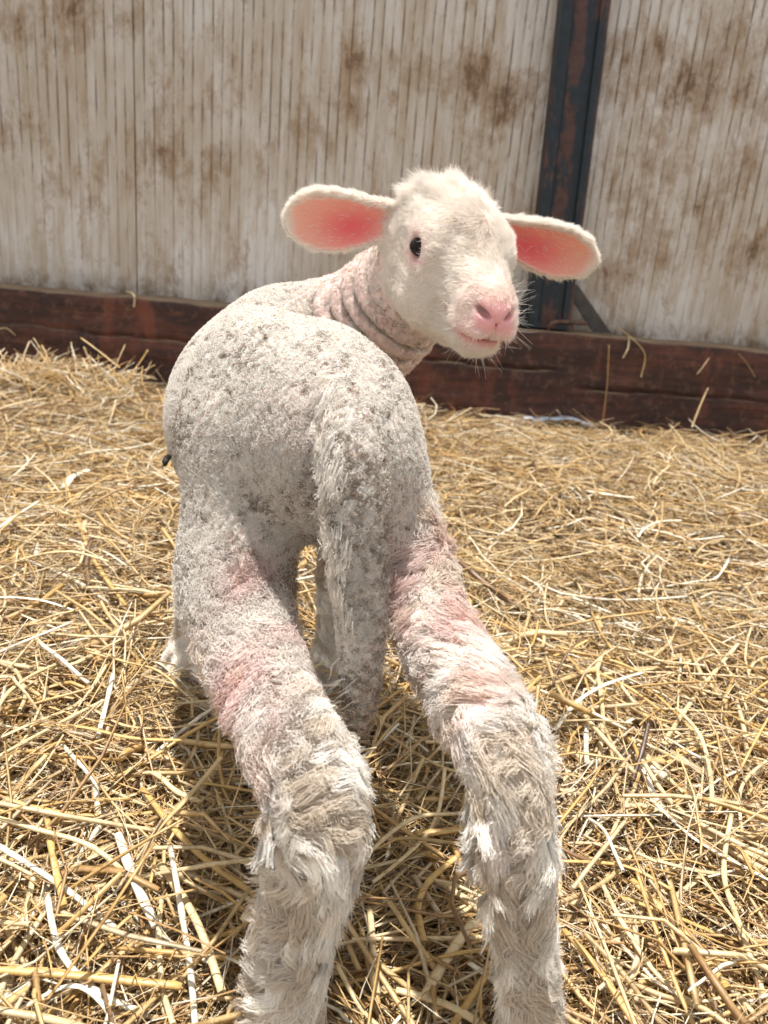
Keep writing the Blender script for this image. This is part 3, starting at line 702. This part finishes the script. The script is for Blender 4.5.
# --- short hair on face and ears, longer fuzz on the crown
def face(n, seed):
    hq = (LV - HO) @ HAX.T
    nose = np.clip((hq[:, 0] - 0.090) / 0.006, 0, 1) * np.clip((hq[:, 2] + 0.0195) / 0.005, 0, 1) * np.clip((0.003 - hq[:, 2]) / 0.006, 0, 1) * np.clip((0.0150 - np.abs(hq[:, 1])) / 0.004, 0, 1)
    lipz = np.exp(-((hq[:, 2] + 0.0232 - 0.16 * np.clip(0.083 - hq[:, 0], 0, 1)) / 0.0032) ** 2) * np.clip((hq[:, 0] - 0.063) / 0.006, 0, 1)
    eyez = np.maximum(near(LV, EYE[0] + HF * 0.006 - HR * 0.002, 0.0112), near(LV, EYE[1] + HF * 0.006 + HR * 0.002, 0.0112))
    inner = np.zeros(len(LV))
    for (tt, v, nn), e in zip(ear_local(LV), EARS):
        inner = np.maximum(inner, (LN @ e[3] > 0.1) * np.clip((ear_width(tt, e[5]) - np.abs(v) - 0.001) / 0.003, 0, 1) * (tt > 0.12) * (np.linalg.norm(LV - e[0], axis=1) < 0.12) * np.clip(GW[:, G_EAR] * 2, 0, 1))
    wv = np.clip(GW[:, G_HEAD] + GW[:, G_EAR] * 1.3, 0, 1) * (1 - nose) * np.clip(1 - 1.4 * lipz, 0, 1) * (1 - np.clip(eyez * 2.2, 0, 1)) * (1 - 0.985 * inner) + 1e-9
    wv *= (GW[:, G_HEAD] + GW[:, G_EAR] > 0.3)
    P, N, vi, r = sample(n, wv, seed)
    k = 6; t = np.linspace(0, 1, k); q_ = (P - HO) @ HAX.T
    comb = -HF[None] * 0.9 - HU[None] * np.where(q_[:, 2] < -0.01, 0.5, 0.0)[:, None] + 0.55 * vnoise_vec(P, 55.0, 61) + 0.22 * r.normal(size=P.shape)
    whorl = np.exp(-((q_[:, 0] - 0.034) / 0.018) ** 2 - (q_[:, 1] / 0.018) ** 2) * (q_[:, 2] > 0)
    rad_ = (P - H(0.030, 0.003, 0.03)); comb = comb + rad_ * (whorl * 140)[:, None]
    er = GW[vi, G_EAR] > 0.5
    for e in EARS:
        mine = er & (np.linalg.norm(P - e[0], axis=1) < 0.11) & (((P - HO) @ HR) * e[6] > 0)
        q = P - e[0]; v = q @ e[2]
        comb[mine] = e[1] + e[2] * (v[mine] / 0.02)[:, None] * 0.9 + 0.3 * r.normal(size=(mine.sum(), 3))
    tn = tang(comb, N)
    crown = np.clip((0.020 - q_[:, 0]) / 0.02, 0, 1) * np.clip((q_[:, 2] - 0.010) / 0.012, 0, 1) * (~er)
    jaw = np.clip((-0.028 - q_[:, 2]) / 0.008, 0, 1) * (~er)
    ln = 0.0036 + 0.0016 * r.random(n) + crown * (0.004 + 0.004 * r.random(n)) + whorl * 0.002 + jaw * 0.0025 * r.random(n)
    eyn = np.maximum(near(P, EYE[0], 0.014), near(P, EYE[1], 0.014)); ln *= (1 - 0.6 * eyn); muz = np.clip((q_[:, 0] - 0.07) / 0.02, 0, 1); ln *= (1 - 0.45 * muz * (1 - jaw))
    lift = 0.30 + 0.35 * crown + 0.25 * r.random(n) + np.where(er, 0.15, 0)
    s = ln[:, None] * t[None]
    q = P[:, None] + tn[:, None] * (s * (1 - 0.35 * lift[:, None]))[..., None] + N[:, None] * (s * lift[:, None] * (1 - 0.35 * t[None]))[..., None]
    q += (0.0009 + 0.0022 * crown)[:, None, None] * vnoise_vec(P, 180.0, 71)[:, None] * (t ** 1.5)[None, :, None]
    q += (0.0006 + 0.0012 * crown)[:, None, None] * r.normal(size=(n, 1, 3)) * t[None, :, None]
    c = np.tile(A([0.95, 0.89, 0.81]), (n, 1)) * (0.92 + 0.10 * r.random((n, 1)))
    p = (0.45 * np.maximum(near(P, EYE[0], 0.012), near(P, EYE[1], 0.012)) + 0.28 * muz * np.clip((q_[:, 2] + 0.03) / 0.01, 0, 1))[:, None] * 0.8
    c = c * (1 - np.clip(p, 0, 1)) + A([0.84, 0.52, 0.48]) * np.clip(p, 0, 1)
    w1 = (0.35 * whorl)[:, None]; c = c * (1 - w1) + A([0.60, 0.50, 0.42]) * w1
    dk = near(P, H(-0.006, -0.016, 0.028), 0.006)[:, None] * 0.6; c = c * (1 - dk) + A([0.42, 0.32, 0.30]) * dk
    return curves_obj('face_hair', q, np.full(n, 0.00010), c, FM, lamb, 0.2)
fleece(120000, 101); locks(85000, 202); face(95000, 303)
# dried navel cord under the belly
def cord():
    pts = [at(175, 452, .50), at(169, 456, .49), at(166, 460, .485), at(165, 466, .483)]; v, f = [], []; S = 7
    for i, p in enumerate(pts):
        for k in range(S):
            a = 6.283 * k / S; rr = (0.0035, 0.0032, 0.0028, 0.0010)[i]; v.append(p + A([math.cos(a) * rr, math.sin(a) * rr * 0.7, 0.3 * math.cos(a) * rr]))
        if i: f += [((i - 1) * S + k, (i - 1) * S + (k + 1) % S, i * S + (k + 1) % S, i * S + k) for k in range(S)]
    f += [tuple(range(S)), tuple(range(3 * S, 4 * S))]
    nm = Mat('dried_navel_cord', 0.7); nm.color((0.02, 0.014, 0.012)); o = mesh_obj('navel_cord', v, f, [nm.m], lamb); o['label'] = 'dark dried navel cord'
cord()
# whiskers
def whiskers():
    r = np.random.default_rng(9); idx = np.where((HQ[:, 0] > 0.070) & (HQ[:, 0] < 0.098) & ((np.abs(HQ[:, 1]) > 0.012) | (HQ[:, 2] < -0.03)) & (GW[:, G_HEAD] > 0.9))[0]
    idx = r.choice(idx, 230); P = LV[idx]; N = LN[idx]; k = 6; t = np.linspace(0, 1, k); n = len(P)
    d = nrm_(N + 0.25 * HF[None] + 0.35 * r.normal(size=P.shape)); ln = 0.005 + 0.010 * r.random(n) ** 1.5
    q = P[:, None] + d[:, None] * (ln[:, None] * t[None])[..., None] + A([0, 0, 1.0])[None, None] * ((r.random(n) - 0.3)[:, None] * 0.004 * t[None] ** 2)[..., None]
    curves_obj('whiskers', q, np.full(n, 0.000065), np.tile(A([0.85, 0.80, 0.72]), (n, 1)), FM, lamb, 0.3)
whiskers()

# ------------------------------------------------------------------ straw
sm = Mat('dry_straw', 0.42)
a_ = sm.n('Attribute', attribute_name='tint')
streak = sm.ramp(sm.noise(75, 6, 0.75), [(0.34, (0.52, 0.46, 0.38)), (0.50, (0.92, 0.90, 0.86)), (0.66, (1.0, 1.0, 1.0))]); sm.bump(sm.noise(320, 4, 0.7), 0.5, 0.0006)
sm.color(sm.mix(1.0, a_.outputs['Color'], streak, 'MULTIPLY')); sm.b.inputs['Specular IOR Level'].default_value = 0.6
sm.b.inputs['Transmission Weight'].default_value = 0.0
FEET = [LH[-1][0], RH[-1][0], A([-0.158, 0.594, 0]), A([-0.034, 0.60, 0])]
PAL = A([[0.56, 0.355, 0.135], [0.62, 0.43, 0.20], [0.70, 0.54, 0.32], [0.84, 0.76, 0.60], [0.40, 0.24, 0.10], [0.24, 0.14, 0.07], [0.60, 0.48, 0.32]])
def strands(mid, az, tilt, ln, wd, flat, bend, kink, col, sides=4, K=5, r=rng):
    """curved stalks; returns verts (n, K, sides, 3) and faces"""
    n = len(mid); t = np.linspace(-0.5, 0.5, K)
    d = np.stack([np.cos(az) * np.cos(tilt), np.sin(az) * np.cos(tilt), np.sin(tilt)], 1)
    sd = np.stack([-np.sin(az), np.cos(az), np.zeros(n)], 1); up = np.cross(d, sd)
    P = mid[:, None] + d[:, None] * (ln[:, None] * t[None])[..., None]
    P += sd[:, None] * ((bend * ln)[:, None] * (t[None] ** 2 * 4 - 0.33))[..., None]
    P += sd[:, None] * ((kink * ln)[:, None] * np.abs(t[None] - 0.1))[..., None]
    P[..., 2] -= (np.abs(bend) * ln)[:, None] * (t[None] ** 2) * 0.5
    roll = r.uniform(-0.9, 0.9, n); tw = r.normal(0, 0.5, n)
    a0 = roll[:, None] + tw[:, None] * t[None]
    U = sd[:, None] * np.cos(a0)[..., None] + up[:, None] * np.sin(a0)[..., None]
    W_ = -sd[:, None] * np.sin(a0)[..., None] + up[:, None] * np.cos(a0)[..., None]
    ang = np.arange(sides) * 2 * math.pi / sides
    taper = 1 - 0.45 * np.abs(t * 2) ** 3 * r.random((n, 1))
    V = P[:, :, None] + U[:, :, None] * (wd[:, None] / 2 * taper)[:, :, None, None] * np.cos(ang)[None, None, :, None] + W_[:, :, None] * ((wd * flat)[:, None] / 2 * taper)[:, :, None, None] * np.sin(ang)[None, None, :, None]
    return V, P
def tube_faces(n, K, S):
    base = (np.arange(n) * K * S)[:, None, None]; k = np.arange(K - 1)[None, :, None] * S; s = np.arange(S)[None, None, :]; s2 = (s + 1) % S
    f = np.stack([base + k + s, base + k + s2, base + k + S + s2, base + k + S + s], -1).reshape(-1, 4)
    if S == 4:
        e0 = (np.arange(n) * K * S)[:, None] + A([3, 2, 1, 0])[None]; e1 = (np.arange(n) * K * S + (K - 1) * S)[:, None] + A([0, 1, 2, 3])[None]
        f = np.concatenate([f, e0, e1])
    return f
def clear(P, z_ok=-0.012):
    """keep stalks off the lamb's legs, the beam and the wall"""
    ok = (P[..., 1].max(1) < 1.940)
    for c in FEET:
        dd = np.hypot(P[..., 0] - c[0], P[..., 1] - c[1]).min(1); ok &= (dd > 0.024) | (P[..., 2].max(1) < z_ok)
    return ok
def mass(n, y0, y1, zlo, zhi, l0, l1, w0, w1, seed, pw=1.0, tilt_s=0.13):
    r = np.random.default_rng(seed); y = y0 + (y1 - y0) * r.random(n) ** pw; w1 = np.where(y < 0.42, min(w1, 0.0040), w1); x = (r.random(n) * 2 - 1) * (0.62 * y + 0.16) + 0.0 * y
    z = zlo + (zhi - zlo) * r.random(n) ** 0.8
    ln = l0 + (l1 - l0) * r.random(n) ** 1.6; wd = w0 + (w1 - w0) * r.random(n) ** 1.8
    az = r.uniform(0, math.pi, n) * 1.0 + 0.35 * vnoise(np.stack([x, y], 1), 5.0, 15); tilt = r.normal(0, tilt_s, n)
    tilt = np.clip(tilt, -0.5, 0.7)
    mid = np.stack([x, y, bed(x, y) + z + 0.25 * ln * np.abs(np.sin(tilt)) * (z > 0)], 1)
    flat = r.choice([0.25, 0.45, 0.8], n, p=[0.4, 0.35, 0.25]); bend = r.normal(0, 0.13, n); kink = np.where(r.random(n) < 0.2, r.normal(0, 0.5, n), 0)
    V, P = strands(mid, az, tilt, ln, wd, flat, bend, kink, None, r=r)
    ok = clear(P); V = V[ok]; deep = np.clip((z[ok] - zlo) / (zhi - zlo), 0, 1)
    ci = r.choice(7, ok.sum(), p=[0.19, 0.23, 0.21, 0.10, 0.12, 0.06, 0.09]); c = PAL[ci] * (0.82 + 0.3 * r.random((ok.sum(), 1)))
    return V, np.repeat(np.repeat(c[:, None, None], 5, 1), 4, 2)
Vs, Cs = [], []
for args in ((9000, 0.16, 0.95, -0.040, -0.006, 0.05, 0.16, 0.0016, 0.0045, 1, 1.2),
             (11000, 0.16, 0.95, -0.012, 0.008, 0.04, 0.17, 0.0009, 0.0034, 2, 1.2),
             (48000, 0.16, 0.95, -0.02, 0.013, 0.02, 0.09, 0.0004, 0.0012, 3, 1.25, 0.30),
             (2200, 0.18, 0.95, 0.000, 0.016, 0.06, 0.20, 0.0016, 0.0038, 4, 1.2, 0.16),
             (1500, 0.16, 0.90, -0.020, 0.012, 0.04, 0.14, 0.0045, 0.0085, 9, 1.1, 0.28),
             (900, 0.16, 0.90, 0.000, 0.012, 0.05, 0.14, 0.0015, 0.0035, 10, 1.1, 0.45),
             (7000, 0.85, 1.95, -0.035, -0.004, 0.06, 0.18, 0.0022, 0.0050, 5, 0.9),
             (9000, 0.85, 1.95, -0.012, 0.008, 0.05, 0.17, 0.0016, 0.0045, 6, 0.9),
             (9000, 0.85, 1.95, -0.01, 0.010, 0.03, 0.10, 0.0009, 0.0020, 7, 0.9, 0.30),
             (1500, 0.85, 1.95, 0.002, 0.016, 0.06, 0.18, 0.0022, 0.0048, 8, 0.9, 0.25)):
    v, c = mass(*args); Vs.append(v); Cs.append(c)
# tuft banked against the beam at the left
r = np.random.default_rng(44); n = 420
x = r.normal(-0.80, 0.12, n); y = r.uniform(1.66, 1.90, n); ln = r.uniform(0.06, 0.18, n); til = r.normal(0.15, 0.45, n)
mid = np.stack([x, y, bed(x, y) + r.uniform(0, 0.03, n)], 1)
v, P = strands(mid, r.uniform(0, 3.14, n), til, ln, r.uniform(0.002, 0.0042, n), r.choice([0.3, 0.7], n), r.normal(0, 0.1, n), np.zeros(n), None, r=r)
ok = clear(P); Vs.append(v[ok]); Cs.append(np.repeat(np.repeat((PAL[r.choice(4, ok.sum())])[:, None, None], 5, 1), 4, 2))
V = np.concatenate(Vs); Cc = np.concatenate(Cs); n = len(V)
o = mesh_obj('straw_bedding', V.reshape(-1, 3), tube_faces(n, 5, 4), [sm.m], colors=Cc.reshape(-1, 3))
tag(o, 'deep golden straw bedding spread over the whole pen floor', 'straw', kind='stuff')
# matted chaff and soil below the loose straw, so no gap shows the bare floor
gx = np.linspace(-1.7, 1.7, 171); gy = np.linspace(-0.2, 1.946, 108); GX, GY = np.meshgrid(gx, gy, indexing='ij')
GZ = bed(GX, GY) - 0.032 + 0.004 * vnoise(np.stack([GX.ravel(), GY.ravel()], 1), 40, 8).reshape(GX.shape)
i, j = np.meshgrid(np.arange(170), np.arange(107), indexing='ij'); a = (i * 108 + j).ravel()
cm = Mat('matted_chaff', 0.95); cm.color(cm.ramp(cm.noise(90, 6, 0.75), [(0.3, (0.03, 0.018, 0.009)), (0.55, (0.13, 0.08, 0.035)), (0.8, (0.34, 0.23, 0.11))])); cm.bump(cm.noise(160, 5), 1.0, 0.004)
o = mesh_obj('chaff_litter', np.stack([GX.ravel(), GY.ravel(), GZ.ravel()], 1), np.stack([a, a + 108, a + 109, a + 1], 1), [cm.m])
tag(o, 'brown matted chaff lying under the loose straw', 'chaff', kind='stuff')

def stalk(name, pts, wd, col, flat=0.75, S=8, hollow=True):
    """one stalk along world points, with joint rings and an open cut end"""
    P = [Vector(p) for p in pts]; Q = []
    for i in range(len(P) - 1):
        a = P[max(i - 1, 0)]; b = P[i]; c = P[i + 1]; d = P[min(i + 2, len(P) - 1)]
        for t in np.arange(5) / 5: Q.append(0.5 * (2 * b + (c - a) * t + (2 * a - 5 * b + 4 * c - d) * t * t + (3 * b - a - 3 * c + d) * t ** 3))
    Q.append(P[-1]); org = Q[len(Q) // 2].copy(); v, f = [], []; K = len(Q); tw = rng.uniform(-0.4, 0.4)
    for i, q in enumerate(Q):
        d = (Q[min(i + 1, K - 1)] - Q[max(i - 1, 0)]).normalized(); sd = d.cross(Vector((0, 0, 1)));
        if sd.length < 0.2: sd = d.cross(Vector((0, 1, 0)))
        sd.normalize(); up = sd.cross(d)
        g = 1.18 if i in (K // 3, 2 * K // 3) and K > 6 else 1.0
        for k in range(S):
            an = 2 * math.pi * k / S + tw; v.append(q - org + sd * math.cos(an) * wd / 2 * g + up * math.sin(an) * wd * flat / 2 * g)
        if i: f += [((i - 1) * S + k, (i - 1) * S + (k + 1) % S, i * S + (k + 1) % S, i * S + k) for k in range(S)]
    for i, sg in ((0, 1), (K - 1, -1)):            # recessed cut ends
        d = (Q[1] - Q[0]).normalized() if i == 0 else (Q[-2] - Q[-1]).normalized(); b = len(v); c = Q[i] - org
        for k in range(S): v.append(c + (v[i * S + k] - c) * 0.6)
        for k in range(S): v.append(c + (v[i * S + k] - c) * 0.6 + d * wd * 1.0)
        for k in range(S):
            k2 = (k + 1) % S; f.append((i * S + k, b + k, b + k2, i * S + k2)); f.append((b + k, b + S + k, b + S + k2, b + k2))
        f.append(tuple(b + S + k for k in range(S)))
    o = mesh_obj(name, v, f, [sm.m], colors=np.tile(A(col), (len(v), 1))); o.location = org
    return o
GOLD, PALE, WHITE, TAN, DARK = (0.60, 0.39, 0.14), (0.70, 0.55, 0.32), (0.86, 0.80, 0.66), (0.56, 0.40, 0.20), (0.075, 0.035, 0.018)
def floor_stalk(pix, wd, col, label, lift=0.021, flat=0.6, name='straw_stalk', cat='straw', zs=None):
    pts = []
    for i, (px, py) in enumerate(pix):
        p = atz(px, py, 0.01); zz = float(bed(p[0], p[1])) + (zs[i] if zs else lift); pts.append(atz(px, py, zz))
    return tag(stalk(name, pts, wd, col, flat), label, cat)
HERO = [
    ([(-14, 969), (60, 974), (182, 986)], 0.0052, GOLD, 'long thick golden straw stalk lying level in the bottom left corner'),
    ([(142, 788), (190, 846), (256, 896)], 0.0046, GOLD, 'thick golden straw stalk slanting down towards the left hind leg'),
    ([(113, 674), (106, 705), (98, 736)], 0.0040, WHITE, 'short straw stalk coloured white for its sun highlight, pointing at the camera, left of the lamb'),  # white colour stands in for an overexposed sunlit stalk
    ([(-8, 760), (50, 728), (104, 700)], 0.0034, PALE, 'long thin pale straw stalk slanting up from the left edge'),
    ([(118, 834), (134, 880), (156, 926)], 0.0058, WHITE, 'broad flat whitish straw blade left of the left hind leg'),
    ([(47, 820), (54, 862), (64, 906)], 0.0044, GOLD, 'upright yellow straw stalk just above the long level stalk at the left edge'),
    ([(160, 864), (196, 920), (222, 992)], 0.0052, PALE, 'pale broad straw blade next to the left hind cannon'),
    ([(64, 478), (88, 548), (126, 606)], 0.0046, GOLD, 'long golden straw stalk running down from the white husk, left of the flank'),
    ([(-6, 660), (60, 668), (128, 636)], 0.0050, PALE, 'long bent pale straw stalk left of the front hoof'),
    ([(622, 806), (662, 811), (778, 868)], 0.0050, PALE, 'long pale yellow straw stalk running to the right edge below the dark twig'),
    ([(560, 861), (625, 866), (672, 890)], 0.0030, GOLD, 'thin curved golden straw stalk leaving the right hind cannon'),
    ([(564, 930), (602, 974), (638, 1030)], 0.0042, GOLD, 'bright yellow straw stalk slanting down right of the right hind foot'),
    ([(632, 880), (681, 929), (728, 988)], 0.0052, GOLD, 'thick golden straw stalk slanting into the bottom right corner'),
    ([(662, 744), (700, 690), (738, 644)], 0.0044, PALE, 'pale straw stalk leaning up behind the dark twig'),
    ([(520, 694), (556, 682), (597, 668)], 0.0066, TAN, 'broad tan straw blade beside the right hock'),
    ([(640, 764), (650, 786), (662, 810)], 0.0058, WHITE, 'short broad straw blade with its highlight painted white, just right of the dark twig'),  # bright highlight painted as the blade's white colour
    ([(587, 726), (586, 745), (587, 765)], 0.0044, WHITE, 'short white straw stalk upright between the right hock and dark twig'),
    ([(414, 834), (444, 831), (474, 826)], 0.0056, GOLD, 'short golden straw stalk lying level between the two hind cannons'),
    ([(424, 942), (418, 906), (430, 880), (457, 857)], 0.0046, GOLD, 'golden straw stalk bent like a hook between the hind legs'),
    ([(425, 996), (446, 960), (473, 922)], 0.0062, PALE, 'broad split yellow straw blade low between the hind feet'),
    ([(396, 990), (446, 1004), (490, 1030)], 0.0046, PALE, 'pale straw stalk crossing the bottom edge between the hind feet'),
    ([(370, 908), (373, 950), (377, 994)], 0.0042, PALE, 'pale upright straw stalk beside the left hind foot'),
    ([(468, 962), (498, 986), (517, 1028)], 0.0036, WHITE, 'curved white straw stalk beside the right hind foot'),
]
for pix, wd, col, lab in HERO: floor_stalk(pix, wd * 0.84, col, lab)
floor_stalk([(627, 804), (634, 776), (642, 752), (649, 722)], 0.0036, DARK, 'dark brown broken twig standing out of the straw on the right', name='twig', cat='twig', zs=[0.008, 0.022, 0.034, 0.046], flat=0.6)
floor_stalk([(64, 488), (72, 477), (88, 470)], 0.0105, WHITE, 'crumpled bleached white straw husk in the straw, left of the flank', flat=0.25)
# stalks on and against the timber beam
def wall_stalk(pts, wd, col, label): tag(stalk('straw_stalk', [at(*p) for p in pts], wd, col, 0.6), label, 'straw')
wall_stalk([(609, 345, 1.938), (607, 385, 1.936), (602, 428, 1.930)], 0.0036, (0.40, 0.24, 0.09), 'thin straw stalk hanging straight down the timber beam below the column brace')
wall_stalk([(619, 328, 1.965), (634, 340, 1.940), (645, 355, 1.934), (641, 377, 1.932)], 0.0042, TAN, 'bent straw stalk hooked over the top of the timber beam')
wall_stalk([(629, 337, 1.955), (628, 348, 1.938), (623, 358, 1.934)], 0.0048, PALE, 'short pale straw scrap hanging over the beam edge beside the bent stalk')
wall_stalk([(708, 388, 1.925), (700, 406, 1.900), (692, 427, 1.875)], 0.0040, TAN, 'straw stalk leaning against the right part of the timber beam')
wall_stalk([(709, 358, 1.938), (702, 368, 1.934), (697, 374, 1.934)], 0.0044, PALE, 'short straw scrap stuck high on the right part of the beam')
wall_stalk([(738, 353, 1.945), (748, 365, 1.935), (755, 377, 1.932)], 0.0032, (0.36, 0.24, 0.12), 'dull thin straw scrap on the beam near the right edge')
wall_stalk([(126, 291, 1.955), (134, 295, 1.935), (134, 307, 1.932)], 0.0046, PALE, 'short straw scrap hanging off the beam top below the wall seam')
wall_stalk([(81, 338, 1.80), (100, 352, 1.78), (120, 368, 1.76)], 0.0044, GOLD, 'golden straw stalk rising in front of the beam at the left')
wall_stalk([(84, 347, 1.82), (90, 362, 1.81), (97, 378, 1.80)], 0.0038, TAN, 'short straw stalk leaning beside the rising golden one at the left')
wall_stalk([(148, 350, 1.78), (136, 368, 1.76), (122, 386, 1.74)], 0.0044, GOLD, 'golden straw stalk leaning right at the top of the left straw tuft')
wall_stalk([(-4, 330, 1.93), (6, 328, 1.93), (15, 335, 1.93)], 0.0034, PALE, 'small pale straw scrap stuck on the beam at the left edge')
# pale plastic strip half buried at the foot of the beam
pc = Mat('pale_blue_plastic', 0.25); pc.color((0.66, 0.74, 0.88))
n = 26; xs = np.linspace(0.325, 0.50, n); v = []; f = []
for i, xx in enumerate(xs):
    zb = float(bed(xx, 1.92)) + 0.009 + 0.0012 * math.sin(i * 0.9); 
    for yy, zz in ((1.900, 0.002), (1.915, 0.006 + 0.001 * math.sin(i * 1.1)), (1.935, 0.003), (1.935, 0.001), (1.900, 0.0)): v.append((xx, yy + 0.003 * math.sin(i * 1.1), zb + zz))
    if i: f += [((i - 1) * 5 + k, (i - 1) * 5 + (k + 1) % 5, i * 5 + (k + 1) % 5, i * 5 + k) for k in range(5)]
f += [tuple(range(5)), tuple(range((n - 1) * 5, n * 5))]
tag(mesh_obj('plastic_strip', v, f, [pc.m]), 'crinkled pale blue plastic strip in the straw at the foot of the beam', 'plastic')

# the loose stalks lying on top, each its own object
SC = 1.0
N_LOOSE = 300 - len(HERO) - 12
r = np.random.default_rng(77); made = 0; tries = 0; PLACED = []
while made < N_LOOSE and tries < 4000:
    tries += 1; px = r.uniform(-20, 790); py = 450 + 600 * r.random() ** 0.75
    p = atz(px, py, 0.012); y_ = p[1]
    if y_ > 1.8: continue
    ln = r.uniform(0.07, 0.17) * (0.65 + 0.35 * min(y_, 1)); az = r.uniform(0, math.pi); wd = r.uniform(0.0020, 0.0038); bd = r.normal(0, 0.10)
    d = A([math.cos(az), math.sin(az), 0]); s_ = A([-math.sin(az), math.cos(az), 0]); til = r.normal(0, 0.10)
    pts = [p + d * ln * t + s_ * ln * bd * (4 * t * t - 0.3) for t in (-0.5, -0.17, 0.17, 0.5)]
    pts = [A([q[0], q[1], float(bed(q[0], q[1])) + 0.012 + 0.010 * r.random() + abs(til) * ln * 0.5 + t * ln * math.sin(til)]) for q, t in zip(pts, (-0.5, -0.17, 0.17, 0.5))]
    PP = A(pts)[None]
    dense = np.concatenate([PP[:, [k]] * (1 - u) + PP[:, [k + 1]] * u for k in range(3) for u in (0, .25, .5, .75)], 1)
    if not clear(dense)[0]: continue
    if min(q[1] for q in pts) < 0.12: continue
    if any(np.linalg.norm(dense[0][:, None] - e[None], axis=2).min() < 0.006 for e in PLACED): continue
    PLACED.append(dense[0])
    if any(np.hypot(dense[0, :, 0] - c[0], dense[0, :, 1] - c[1]).min() < 0.034 for c in FEET): continue
    col = A([GOLD, PALE, WHITE, TAN, PALE, GOLD][r.integers(6)]) * r.uniform(0.85, 1.1)
    tag(stalk('straw_stalk', pts, wd, tuple(col), r.choice([0.35, 0.6, 0.85]), S=6), 'loose dry straw stalk lying among many others on top of the bedding', 'straw', group='loose straw stalks on the bedding')
    made += 1
print('loose', made)
